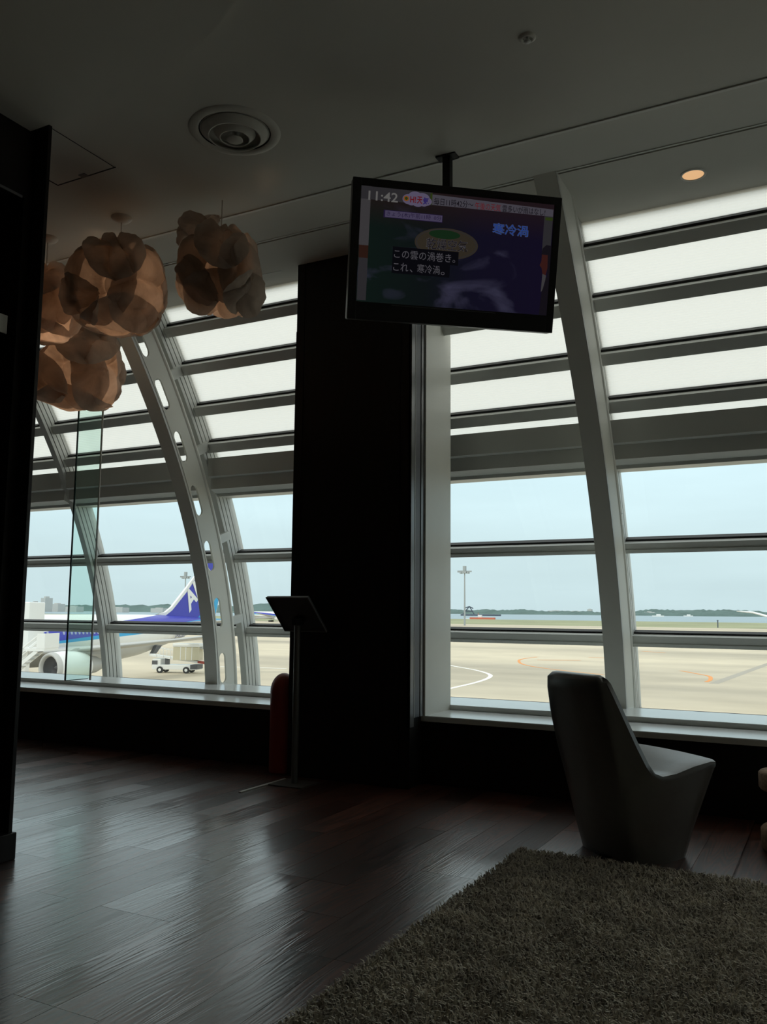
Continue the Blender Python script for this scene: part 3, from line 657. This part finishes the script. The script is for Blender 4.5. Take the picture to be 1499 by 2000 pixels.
bm = bmesh.new(); abox(bm, -.03, .03, -.02, .02, .915, .955, .003); bm_obj('tilt_joint', bm, M['black'], st_)
fs = tag(box('floor_strip', -2.985, -2.965, 3.955, 4.40, .0, .006, M['alu'], None, bev=.002), 'thin metal strip laid on the floor beside the display stand', 'floor strip')

rb_ = tag(empty('red_litter_bin', (-3.125, 4.585, 0)), 'dark red round-topped bin tucked beside the pillar below the sill', 'bin')
bm = bmesh.new(); lathe(bm, [(.0, .0), (.080, .0), (.085, .01), (.085, .49)], 36); bm_obj('bin_body', bm, M['red'], rb_, True)
bm = bmesh.new(); lathe(bm, [(.086, .488)] + [(.086 * math.cos(t), .495 + .115 * math.sin(t)) for t in [PI / 2 * k / 8 for k in range(9)]], 36); bm_obj('domed_lid', bm, M['red'], rb_, True)

gs = tag(empty('glass_screen', (-4.75, 4.40, .51)), 'narrow green-edged glass screen hanging beside the window under the lamps', 'glass screen')
box('pane', -.005, .005, -.10, .12, .0, HS - .51, M['screen_glass'], gs)
box('pane_edge', -.0055, .0055, -.106, -.099, .0, HS - .51, M['gedge'], gs)
box('pane_edge', -.006, .006, .119, .127, -.012, 4.0 - 1.30, M['alu'], gs)
box('bottom_edge', -.0055, .0055, -.10, .10, -.004, .001, M['gedge'], gs)
box('top_clamp', -.02, .02, -.11, .13, HS - .53, HS - .505, M['alu'], gs)

# ================================================================== OUTSIDE
GZ = -7.0
def apron_mat():
    m = mat('concrete_apron', (.60, .53, .41), .9, spec=.15); t = m.node_tree; b = t.nodes['Principled BSDF']
    geo = nn(t, 'ShaderNodeNewGeometry')
    m1 = nn(t, 'ShaderNodeMapping'); m1.inputs['Scale'].default_value = (.006, .035, 1); t.links.new(geo.outputs['Position'], m1.inputs[0])
    n1 = nn(t, 'ShaderNodeTexNoise'); n1.inputs['Scale'].default_value = 1.; n1.inputs['Detail'].default_value = 5; t.links.new(m1.outputs[0], n1.inputs['Vector'])
    rp = nn(t, 'ShaderNodeValToRGB'); E_ = rp.color_ramp.elements
    E_[0].position = .34; E_[0].color = (.44, .39, .31, 1); E_[1].position = .62; E_[1].color = (.68, .595, .455, 1); t.links.new(n1.outputs['Fac'], rp.inputs[0])
    n2 = nn(t, 'ShaderNodeTexNoise'); n2.inputs['Scale'].default_value = .12; n2.inputs['Detail'].default_value = 6; t.links.new(geo.outputs['Position'], n2.inputs['Vector'])
    r2 = nn(t, 'ShaderNodeMapRange'); r2.inputs[1].default_value = .3; r2.inputs[2].default_value = .7; r2.inputs[3].default_value = .93; r2.inputs[4].default_value = 1.06; t.links.new(n2.outputs['Fac'], r2.inputs[0])
    x = nn(t, 'ShaderNodeMix', data_type='RGBA', blend_type='MULTIPLY'); x.inputs['Factor'].default_value = 1; t.links.new(rp.outputs[0], x.inputs['A']); t.links.new(r2.outputs[0], x.inputs['B'])
    t.links.new(x.outputs['Result'], b.inputs['Base Color']); return m
struct(box('ground_apron', -1200, 1200, 5, 560, GZ - 1, GZ, apron_mat()), 'pale concrete airport apron')
struct(box('ground_grass', -2500, 2500, 560, 1000, GZ - 1.2, GZ - .05, mat('airfield_grass', (.34, .35, .22), .95, spec=.1, noise=(.02, .25))), 'dry grass strip beyond the apron')
sea_m = mat('sea_water', (.22, .31, .36), .35, spec=.5, noise=(.004, .08))
struct(box('ground_sea', -14000, 14000, 1000, 14000, GZ - 4, GZ - 1.5, sea_m), 'grey blue bay water')
M['line'] = mat('white_marking', (.92, .90, .84), .8); M['oline'] = mat('orange_marking', (.80, .33, .10), .8); M['dline'] = mat('grey_asphalt_strip', (.42, .38, .32), .9)
def ribbon(name, pts, w, m, label, z=.012, group=None, cat='marking'):
    pts = [Vector(p) for p in pts]; L = []; R_ = []
    for k, p in enumerate(pts):
        t = (pts[min(k + 1, len(pts) - 1)] - pts[max(k - 1, 0)]).normalized(); n = Vector((-t.y, t.x)); L.append(p + n * w / 2); R_.append(p - n * w / 2)
    v = [(*p, GZ + z) for p in L] + [(*p, GZ + z) for p in R_] + [(*p, GZ - .02) for p in L] + [(*p, GZ - .02) for p in R_]
    n = len(pts); f = [(k, k + n, k + n + 1, k + 1) for k in range(n - 1)]
    return tag(raw_obj(name, v[:2 * n], f, m), label, cat, group)
def gpt(px, py):      # ground point seen along a camera ray, to lay the markings out in plan
    d = Rm @ Vector(((px - 749.5) / 1675, -(py - 1000) / 1675, -1)); t = (GZ - 1.) / d.z; return (d.x * t, d.y * t)
def curve_pts(P, n=10):
    o = []
    for k in range(len(P) - 1):
        p0, p1, p2, p3 = (Vector(P[max(k - 1, 0)]), Vector(P[k]), Vector(P[k + 1]), Vector(P[min(k + 2, len(P) - 1)]))
        for j in range(n):
            t = j / n; o.append(.5 * ((2 * p1) + (-p0 + p2) * t + (2 * p0 - 5 * p1 + 4 * p2 - p3) * t * t + (-p0 + 3 * p1 - 3 * p2 + p3) * t ** 3))
    return o + [Vector(P[-1])]
ribbon('apron_line', curve_pts([gpt(*p) for p in ((850, 1294), (892, 1302), (930, 1309), (956, 1317), (955, 1324), (930, 1333), (892, 1342), (840, 1354))]), .55, M['line'], 'white curved line painted on the apron')
ribbon('apron_line', curve_pts([gpt(*p) for p in ((1050, 1283), (1022, 1287), (1014, 1291), (1024, 1298), (1070, 1306), (1180, 1318))]), .45, M['oline'], 'orange hooked line painted on the far apron')
ribbon('apron_line', curve_pts([gpt(*p) for p in ((1330, 1310), (1362, 1316), (1386, 1321), (1388, 1328), (1380, 1332))]), .5, M['oline'], 'orange hooked line painted on the near apron')
for a, b, lb in (((1050, 1289), (1135, 1290), 'long worn orange bar beside the orange hooked line'), ((1150, 1284), (1215, 1286), 'worn orange bar partly behind the arched rib'), ((1255, 1272), (1300, 1275), 'short faint orange bar just below the window transom')): ribbon('apron_line', [gpt(*a), gpt(*b)], .9, M['oline'], lb, group='worn orange bars')
ribbon('apron_strip', [gpt(1395, 1335), gpt(1520, 1290)], 1.1, M['dline'], 'darker asphalt joint strip crossing the apron', .008)
for a, b, lb in (((430, 1302), (560, 1306), 'thin pale line on the apron behind the display stand'), ((892, 1249), (1175, 1252), 'thin pale line on the apron under the light mast')): ribbon('apron_line', [gpt(*a), gpt(*b)], .7, M['line'], lb, group='long pale apron lines')

# ------------------------------------------------ airliner
def livery():
    m = mat('airliner_livery', (.86, .86, .84), .3, spec=.5); t = m.node_tree; b = t.nodes['Principled BSDF']
    tcn = nn(t, 'ShaderNodeTexCoord'); sp_ = nn(t, 'ShaderNodeSeparateXYZ'); t.links.new(tcn.outputs['Object'], sp_.inputs[0])
    def gt(k0, k1):     # z > k0 + k1*max(y-22,0)
        a = nn(t, 'ShaderNodeMath', operation='MULTIPLY_ADD'); t.links.new(sp_.outputs['Y'], a.inputs[0]); a.inputs[1].default_value = k1; a.inputs[2].default_value = k0 - 22 * k1
        g = nn(t, 'ShaderNodeMath', operation='GREATER_THAN'); t.links.new(sp_.outputs['Z'], g.inputs[0]); t.links.new(a.outputs[0], g.inputs[1]); return g.outputs[0]
    def mixc(fac, a, c):
        x = nn(t, 'ShaderNodeMix', data_type='RGBA'); t.links.new(fac, x.inputs['Factor'])
        if isinstance(a, tuple): x.inputs['A'].default_value = a
        else: t.links.new(a, x.inputs['A'])
        x.inputs['B'].default_value = c; return x.outputs['Result']
    c = mixc(gt(3.45, 0.055), (.50, .50, .48, 1), (.86, .86, .83, 1))
    c = mixc(gt(4.27, .063), c, (.045, .40, .72, 1)); c = mixc(gt(4.46, .085), c, (.055, .06, .46, 1)); c = mixc(gt(5.52, .092), c, (.88, .88, .86, 1))
    t.links.new(c, b.inputs['Base Color']); return m
M['liv'] = livery(); M['blue'] = mat('tail_blue', (.055, .06, .46), .3); M['cyan'] = mat('stripe_cyan', (.045, .40, .72), .3); M['pw'] = mat('aircraft_white', (.86, .86, .84), .3)
M['pgrey'] = mat('aircraft_grey', (.50, .50, .48), .4); M['intake'] = mat('intake_dark', (.10, .10, .105), .5); M['tyre'] = mat('tyre', (.03, .03, .03), .8); M['winp'] = mat('cabin_window', (.42, .45, .62), .3)
M['ink'] = mat('registration_ink', (.12, .14, .25), .5)
def text_mesh(name, body, size, m, parent, mw, bold=.0, shear=0.):
    c = bpy.data.curves.new('t', 'FONT'); c.body = body; c.size = size; c.offset = bold; c.shear = shear; c.extrude = .0
    o = bpy.data.objects.new('t', c); COL.objects.link(o); bpy.context.view_layer.update()
    me = bpy.data.meshes.new_from_object(o.evaluated_get(bpy.context.evaluated_depsgraph_get())); bpy.data.objects.remove(o)
    me.transform(mw); me.materials.clear(); me.materials.append(m)
    q = bpy.data.objects.new(name, me); COL.objects.link(q); q.parent = parent; return q
FUS = [(0, .05, 3.6), (.5, .55, 3.7), (1.5, 1.15, 3.95), (3.5, 1.85, 4.35), (6, 2.35, 4.65), (9, 2.5, 4.75), (30, 2.5, 4.75), (35, 2.45, 4.82), (39, 2.2, 5.08), (43, 1.75, 5.5), (47, 1.2, 5.95), (51, .62, 6.4), (54.9, .12, 6.75)]
def make_airliner(name, loc, rz, label, tipz=6.3, detail=True, group=None, wm='pgrey'):
    """nose at local y=0, tail towards +y, z=0 on the ground"""
    root = tag(empty(name, loc, rz), label, 'airplane', group)
    n = 40 if detail else 20
    rings = []
    for y, r, zc in FUS:
        rings.append([(r * math.cos(2 * PI * k / n), y, zc + r * 1.07 * math.sin(2 * PI * k / n)) for k in range(n)])
    bm = loft(rings); bm_obj('fuselage', bm, M['liv'], root, True)
    def wing(pts, th, m, nm):
        # pts [(x, yLE, chord, z, t)] lens sections
        R_ = []
        for x_, yl, ch, z_, t_ in pts:
            R_.append([(x_, yl + ch * u, z_ + t_ * w) for u, w in ((0, 0), (.08, .5), (.3, .8), (.6, .5), (1, .02), (.6, -.3), (.3, -.5), (.08, -.35))])
        return bm_obj(nm, loft(R_), m, root, True)
    for s in (1, -1):
        wing([(s * 1.5, 18.5, 10.5, 3.5, .75), (s * 8, 23.0, 6.8, 3.5 + (tipz - 3.5) * .22, .45), (s * 15, 28.2, 4.6, 3.5 + (tipz - 3.5) * .55, .28), (s * 22.3, 33.8, 2.6, tipz * .985, .14), (s * 23.8, 35.6, 1.2, tipz, .06)], 1, M[wm], 'wing')
        wing([(s * .6, 46.2, 5.2, 6.3, .35), (s * 4.5, 49.2, 3.5, 6.7, .22), (s * 9.2, 52.8, 1.9, 7.2, .1)], 1, M['pgrey'], 'tailplane')
        en = bmesh.new(); ex, ey, ez = s * 7.9, 19.8, 2.55
        prof = [(1.08, .35), (1.15, .08), (1.25, .0), (1.36, .10), (1.47, .6), (1.52, 1.6), (1.48, 2.8), (1.36, 3.8), (1.22, 4.25)]
        R_ = [[(ex + r * math.cos(2 * PI * k / 36), ey + yy, ez + r * math.sin(2 * PI * k / 36)) for k in range(36)] for r, yy in prof]
        en = loft(R_, True, False); e = bm_obj('engine', en, M['pw'], root, True)
        R_ = [[(ex + r * math.cos(2 * PI * k / 30), ey + yy, ez + r * math.sin(2 * PI * k / 30)) for k in range(30)] for r, yy in ((1.09, .30), (1.05, 1.1), (.35, 1.15), (.02, .65))]
        bm_obj('intake_fan', loft(R_, True, False), M['intake'], e, True)
        R_ = [[(ex + r * math.cos(2 * PI * k / 36), ey + yy, ez + r * math.sin(2 * PI * k / 36)) for k in range(36)] for r, yy in ((1.07, .36), (1.13, .07), (1.25, -.012), (1.375, .09), (1.47, .45))]
        bm_obj('intake_lip', loft(R_, True, False), M['pgrey'], e, True)
        R_ = [[(ex + r * math.cos(2 * PI * k / 30), ey + yy, ez + .1 + r * math.sin(2 * PI * k / 30)) for k in range(30)] for r, yy in ((1.15, 3.6), (.95, 4.3), (.78, 5.6), (.52, 6.3))]
        bm_obj('exhaust_cone', loft(R_, True, True), M['pgrey'], e, True)
        bm = loft([[(ex - .15, ey + 1.5, ez + 1.3), (ex + .15, ey + 1.5, ez + 1.3), (ex + .15, ey + 6.5, ez + 1.0), (ex - .15, ey + 6.5, ez + 1.0)], [(ex - .12, ey + 3.0, ez + 1.75), (ex + .12, ey + 3.0, ez + 1.75), (ex + .12, ey + 7.5, ez + 1.6), (ex - .12, ey + 7.5, ez + 1.6)]])
        bm_obj('pylon', bm, M['pgrey'], e)
    # fin: white leading edge then blue face, cyan root flash
    fin = [(41.0, 7.1), (42.5, 7.4), (43.8, 7.74), (44.84, 8.35), (47.05, 10.4), (49.0, 12.3), (52.3, 15.75), (55.3, 15.85), (53.6, 8.4), (53.1, 6.9), (44, 6.4)]
    bm = bmesh.new()
    a = [bm.verts.new((.16 if z_ < 12 else .09, y_, z_)) for y_, z_ in fin]; b = [bm.verts.new((-.16 if z_ < 12 else -.09, y_, z_)) for y_, z_ in fin]
    bm.faces.new(a); bm.faces.new(b[::-1])
    for k in range(len(fin)): bm.faces.new((a[k], b[k], b[(k + 1) % len(fin)], a[(k + 1) % len(fin)]))
    bmesh.ops.triangulate(bm, faces=[f for f in bm.faces if len(f.verts) > 4]); bmesh.ops.recalc_face_normals(bm, faces=bm.faces)
    fo = bm_obj('tail_fin', bm, M['pw'], root)
    for s in (1, -1):
        q = [(43.6, 7.2), (44.94, 7.95), (47.44, 10.21), (49.07, 11.91), (52.7, 15.6), (55.2, 15.75), (53.55, 8.4), (53.05, 7.0), (46, 6.5), (43.6, 6.9)]
        raw_obj('blue_field', [(s * (.175 if z_ < 12 else .11), y_, z_) for y_, z_ in q], [tuple(range(len(q)))], M['blue'], fo)
        q = [(49.2, 6.6), (53.0, 7.0), (53.55, 8.4), (53.85, 10.4), (50.33, 7.56)]
        raw_obj('cyan_flash', [(s * (.185 if z_ < 12 else .12), y_, z_) for y_, z_ in q], [tuple(range(len(q)))], M['cyan'], fo)
    if detail:
        # tail lettering runs up along the leading edge on both faces
        d = Vector((0, .684, .730)).normalized(); upv = Vector((0, -d.z, d.y))
        mw = Matrix((d, upv, d.cross(upv))).transposed().to_4x4(); mw.translation = Vector((.215, 48.1, 7.85))
        text_mesh('tail_lettering', 'ANA', 3.05, M['pw'], fo, mw, .11, .32)
        mw = Matrix((Vector((0, 1, 0)), Vector((.15, 0, .99)), Vector((.99, 0, -.15)))).transposed().to_4x4(); mw.translation = Vector((1.72, 43.85, 4.75))
        text_mesh('registration', 'JA8287', .62, M['ink'], root, mw, .01, .15)
        # cabin windows, doors
        V, F = [], []
        y = 8.
        def skin(y_, z_):
            for (ya, ra, za), (yb, rb, zb) in zip(FUS, FUS[1:]):
                if ya <= y_ <= yb:
                    u = (y_ - ya) / (yb - ya); r = ra + (rb - ra) * u; zc = za + (zb - za) * u
                    return r * math.sqrt(max(.02, 1 - ((z_ - zc) / (r * 1.07)) ** 2)) + .02
        while y < 41:
            if not (24.4 < y < 25.9):
                zc = 5.57; k0 = len(V)
                for k in range(10):
                    t = 2 * PI * k / 10; yy, zz = y + .14 * math.cos(t), zc + .20 * math.sin(t); V.append((skin(yy, zz), yy, zz))
                F.append(tuple(range(k0, k0 + 10)))
            y += .51
        w = raw_obj('cabin_windows', V, F, M['winp'], root); w['kind'] = 'stuff'
        for yd in (25.2, 5.9, 42.3):
            V, F = [], []
            q0 = [(-.42, -.75), (.42, -.75), (.42, .75), (-.42, .75)]; q1 = [(-.32, -.64), (.32, -.64), (.32, .64), (-.32, .64)]
            for q in (q0, q1):
                for a_, c_ in q: V.append((skin(yd + a_, 5.45 + c_) + .01, yd + a_, 5.45 + c_))
            for k in range(4): F.append((k, (k + 1) % 4, 4 + (k + 1) % 4, 4 + k))
            dr = raw_obj('door_outline', V, F, M['pw'], root)
    # landing gear
    for x_, y_ in ((4.6, 27.6), (-4.6, 27.6), (0, 5.6)):
        g_ = bmesh.new(); atube(g_, (x_, y_, .6), (x_, y_ + .1, 3.4), .17, n=10); go = bm_obj('gear_leg', g_, M['pgrey'], root)
        for dx in (-.5, .5):
            for dy in ((-.75, .75) if x_ else (0,)):
                b_ = bmesh.new(); atube(b_, (x_ + dx - .2, y_ + dy, .58), (x_ + dx + .2, y_ + dy, .58), .58, n=18); bm_obj('tyre', b_, M['tyre'], go)
    if detail:
        bm_obj('hold_door', prism([(39.9, 2.95), (40.5, 2.95), (41.4, 3.85), (40.55, 3.85)], 0, 1.45, 1.95), M['intake'], root)
    return root
make_airliner('airliner', (-72.4, 36.5, GZ), 0., 'white airliner with blue stripe and tail parked outside the left window')
make_airliner('airliner', (15.5, 49.5, GZ), 0., 'white airliner whose wing tip shows outside the right window', tipz=8.35, detail=False, wm='pw')
make_airliner('airliner', (-345, 536, GZ), math.radians(117.9), 'distant white and blue airliner taxiing behind the display stand', detail=False)
make_airliner('airliner', (92, 520, GZ - 1.2), math.radians(-100), 'distant low white airliner at the edge of the grass', detail=False)

# ------------------------------------------------ boarding bridge with stair
bs = tag(empty('boarding_stair', (-54.1, 46.02, GZ), math.radians(27.9)), 'white boarding bridge cab with an outside stair beside the airliner', 'boarding stair')
box('bridge_cab', -2.6, -.75, .2, 3.2, 4.9, 8.5, M['pw'], bs, bev=.05)
box('landing', -.8, 1.15, -1.4, 1.4, 4.85, 5.05, M['pw'], bs); box('landing_guard', .55, 1.15, -1.42, -1.36, 5.05, 6.15, M['pw'], bs); box('landing_guard', 1.12, 1.18, -1.4, 1.4, 5.05, 6.15, M['pw'], bs)
box('cab_window', -1.9, -1.5, .14, .2, 6.6, 7.3, M['pgrey'], bs)
box('support_leg', -2.1, -1.3, 1.3, 2.1, 0, 4.95, M['pw'], bs)
for yy in (-1.3, -.1):
    p0, p1 = Vector((.6, yy, 4.9)), Vector((-4.9, yy - .6, 0.1)); a_ = Vector((0, .06, 0)); b_ = Vector((0, 0, .17))
    bm_obj('stringer', loft([[p - a_ - b_, p + a_ - b_, p + a_ + b_, p - a_ + b_] for p in (p0, p1)]), M['pw'], bs)
    tube('handrail', p0 + Vector((0, 0, 1.1)), p1 + Vector((0, 0, 1.1)), .06, M['pw'], bs, n=6)
    tube('handrail', p0 + Vector((0, 0, .6)), p1 + Vector((0, 0, .6)), .045, M['pw'], bs, n=6)
    for k in range(6):
        q = p0.lerp(p1, k / 5); tube('baluster', q, q + Vector((0, 0, 1.1)), .045, M['pw'], bs, n=6)
for k in range(18):
    q = Vector((.6, -.7, 4.85)).lerp(Vector((-4.9, -1.3, .15)), (k + .5) / 18); box('tread', q.x - .16, q.x + .16, q.y - .58, q.y + .58, q.z - .03, q.z + .03, M['pgrey'], bs)

# ------------------------------------------------ belt loader with container
bl = tag(empty('belt_loader', (*gpt(346, 1314), GZ), math.radians(20)), 'white airport belt loader carrying a canvas container on the apron', 'belt loader')
box('chassis', -3.0, 3.0, -1.0, 1.0, .45, 1.05, M['pw'], bl, bev=.04)
for xx in (-1.9, 1.6):
    for yy in (-1.0, 1.0):
        bm = bmesh.new(); atube(bm, (xx, yy - .14, .42), (xx, yy + .14, .42), .42, n=18); wh = bm_obj('wheel', bm, M['tyre'], bl)
        bm = bmesh.new(); atube(bm, (xx, yy - .15, .42), (xx, yy + .15, .42), .2, n=14); bm_obj('hub', bm, M['pw'], wh)
box('engine_box', -3.0, -1.9, -.9, .9, 1.05, 1.75, M['pw'], bl, bev=.04); box('grille', -3.03, -2.3, -.95, -.88, .95, 1.55, M['intake'], bl)
box('rear_box', 2.1, 3.05, -1.03, 1.03, .55, 1.1, M['intake'], bl)
box('driver_seat', -1.6, -1.1, -.3, .3, 1.05, 1.9, M['intake'], bl, bev=.05)
bm = loft([[(-3.6, -.55, 2.1), (-3.6, .55, 2.1), (-3.6, .55, 2.35), (-3.6, -.55, 2.35)], [(4.0, -.55, 1.15), (4.0, .55, 1.15), (4.0, .55, 1.4), (4.0, -.55, 1.4)]]); cv = bm_obj('conveyor', bm, M['pw'], bl)
bm = loft([[(2.9, -.58, 1.3), (2.9, .58, 1.3), (2.9, .58, 1.55), (2.9, -.58, 1.55)], [(4.2, -.58, 1.13), (4.2, .58, 1.13), (4.2, .58, 1.38), (4.2, -.58, 1.38)]]); bm_obj('bumper', bm, mat('bumper_red', (.35, .06, .04), .6), cv)
for yy in (-.6, .6):
    tube('handrail', (-3.6, yy, 3.3), (.2, yy, 2.75), .04, M['pw'], bl, n=6)
    for k in range(5):
        xx = -3.6 + k * .95; tube('post', (xx, yy, 2.2 - .12 * k), (xx, yy, 3.3 - .14 * k), .035, M['pw'], bl, n=6)
ct = mat('canvas_container', (.62, .57, .42), .8)
cn = box('container', -.3, 3.1, -.85, .85, 1.65, 3.3, ct, bl, bev=.03); box('container_roof', -.4, 3.2, -.95, .95, 3.3, 3.75, M['pw'], bl, bev=.12)
for xx in (.7, 1.4, 2.2): box('rib_strap', xx - .04, xx + .04, -.88, .88, 1.66, 3.31, M['pw'], cn)
box('awning', 3.1, 4.1, -.5, .5, 3.05, 3.25, M['pgrey'], bl)

# ------------------------------------------------ light masts
def mast(px, py_top, D, label):
    d = Rm @ Vector(((px - 749.5) / 1675, -(py_top - 1000) / 1675, -1)); p = Vector((d.x * D, d.y * D, 1 + d.z * D)); h = p.z - GZ
    root = tag(empty('light_mast', (p.x, p.y, GZ)), label, 'light mast', 'apron light masts')
    g_ = mat('galvanised', (.36, .39, .40), .6) if 'galv' not in M else M['galv']; M['galv'] = g_
    tube('pole', (0, 0, 0), (0, 0, h - 1), .62, g_, root, r1=.36, n=12)
    box('head_frame', -1.5, 1.5, -1.2, 1.2, h - 3.2, h - 1.6, g_, root, bev=.1); box('service_cage', -.9, .9, -.9, .9, h - 1.6, h + 1.4, g_, root, bev=.1)
    for s in (-1, 1):
        q = box('floodlight', s * 1.4, s * 4.6, -.6, .6, h - 2.4, h - 1.5, g_, root, bev=.1); q2 = box('floodlight', -.6 + s * 2.4, .6 + s * 2.4, -1., 1., h - 3.4, h - 2.4, g_, root, bev=.1)
    return root
mast(908, 1110, 540, 'tall grey light mast standing on the grass by the bay')
mast(363, 1121, 620, 'tall grey light mast rising behind the airliner tail')

# ------------------------------------------------ far shore, ships
def ridge(name, x0, x1, y, hmax, seed, col, label, n=320, depth=300):
    g = np.random.default_rng(seed); xs_ = np.linspace(x0, x1, n)
    hh = np.zeros(n)
    for k in range(1, 9): hh += np.sin(xs_ / (x1 - x0) * PI * 2 * k * 2.3 + g.uniform(0, 6.28)) / k ** .8
    hh = (hh - hh.min()) / (hh.max() - hh.min()); hh = hmax * (.45 + .45 * hh) + g.uniform(0, hmax * .22, n)
    hh *= np.clip(np.minimum(np.arange(n), np.arange(n)[::-1]) / 10., 0, 1)
    V = []
    for a, b in zip(xs_, hh): V += [(a, y, GZ - 2), (a, y + depth * .25, GZ - 2 + b * .75), (a, y + depth * .5, GZ - 2 + b), (a, y + depth, GZ - 2)]
    F = [(4 * k + j, 4 * k + 4 + j, 4 * k + 5 + j, 4 * k + 1 + j) for k in range(n - 1) for j in range(3)]
    return struct(raw_obj(name, V, F, mat(name + '_m', col, .95, spec=.05, noise=(.01, .2))), label)
ridge('ground_shore_west', -7500, -1250, 2600, 40, 4, (.13, .19, .18), 'low wooded shore across the bay behind the airliner')
ridge('ground_shore_north', -4200, 900, 5600, 34, 8, (.13, .19, .18), 'hazy low shore across the bay', depth=500)
ridge('ground_shore_east', -1500, 4200, 6200, 46, 15, (.13, .19, .18), 'hazy hill on the far shore across the bay', n=300, depth=600)
bl_m = mat('far_concrete', (.55, .55, .53), .9)
def far_box(px, D, w, h, label, d=30):
    v = Rm @ Vector(((px - 749.5) / 1675, -.12, -1)); p = Vector((v.x * D, v.y * D))
    r = tag(empty('far_building', (p.x, p.y, GZ - 2)), label, 'building', 'far shore buildings')
    box('block', -w / 2, w / 2, -d / 2, d / 2, 0, h, bl_m, r); box('roof_house', -w * .25, w * .15, -d / 4, d / 4, h, h * 1.12, bl_m, r)
for px_, D, w, h, lb in ((90, 2750, 20, 44, 'tallest pale tower on the wooded shore behind the boarding stair'), (112, 2850, 36, 26, 'pale block beside the tallest tower on the wooded shore'), (68, 2750, 16, 30, 'slim pale block on the wooded shore behind the bridge cab'), (145, 2750, 50, 18, 'long low pale block on the wooded shore'), (232, 2750, 60, 16, 'low wide block on the wooded shore behind the fuselage'), (312, 2750, 50, 15, 'low block on the wooded shore near the tail fin')): far_box(px_, D, w, h, lb)
for px_, D, w, h, lb in ((1088, 6000, 120, 28, 'wide hazy block on the far shore across the bay'), (1126, 6000, 100, 26, 'hazy block next to a slim tower on the far shore'), (1153, 6000, 30, 40, 'slim hazy tower on the far shore beside the arched rib'), (1270, 6000, 70, 26, 'small hazy block on the far shore near the boat'), (1430, 6000, 90, 22, 'hazy block on the far shore above the wing tip')): far_box(px_, D, w, h, lb)
sh_d = mat('ship_dark', (.10, .12, .15), .7); sh_r = mat('ship_red', (.70, .16, .08), .7)
def on_water(px, D):
    v = Rm @ Vector(((px - 749.5) / 1675, -.12, -1)); return (v.x * D, v.y * D, GZ - 1.5)
cb = tag(empty('crane_barge', on_water(930, 2600), .2), 'dark crane barge floating on the bay beside the mast', 'barge')
box('hull', -45, 75, -10, 10, 0, 5, sh_d, cb); bm = bmesh.new()
for a, b in (((-40, 0, 5), (-20, 0, 28)), ((-5, 0, 5), (-20, 0, 28)), ((-32, 0, 14), (-8, 0, 14)), ((-20, 0, 28), (-32, 0, 24)), ((-20, 0, 28), (-8, 0, 22))): atube(bm, a, b, 1.6, n=6)
bm_obj('crane_frame', bm, sh_d, cb)
rd = tag(empty('red_pontoon', (*on_water(943, 1150)[:2], GZ - 1.5), .1), 'long low red and white pontoon by the grass edge', 'pontoon')
box('deck', -17, 17, -3, 3, 0, 3.2, sh_r, rd); box('cabin', -6, -1, -2, 2, 3.2, 6.5, M['pw'], rd); tube('mast', (-6, 0, 3), (-6, 0, 9), .3, sh_r, rd, n=6); box('stern', -26, -17, -2.4, 2.4, 0, 1.8, M['pw'], rd)
for px_, D, lab in ((1286, 3300, 'small white boat on the bay below the far hill'), (1345, 4200, 'pale ship far out on the bay')):
    b_ = tag(empty('boat', on_water(px_, D), .3), lab, 'boat'); box('hull', -22, 22, -5, 5, 0, 5, M['pw'], b_); box('cabin', -6, 10, -3, 3, 5, 11, M['pw'], b_)
bp_ = tag(empty('marker_post', (*gpt(1403, 1226), GZ)), 'short dark marker post at the grass edge', 'post'); tube('post', (0, 0, 0), (0, 0, 4.5), .35, sh_d, bp_, n=8); box('cap', -.5, .5, -.5, .5, 4.4, 4.8, sh_d, bp_)
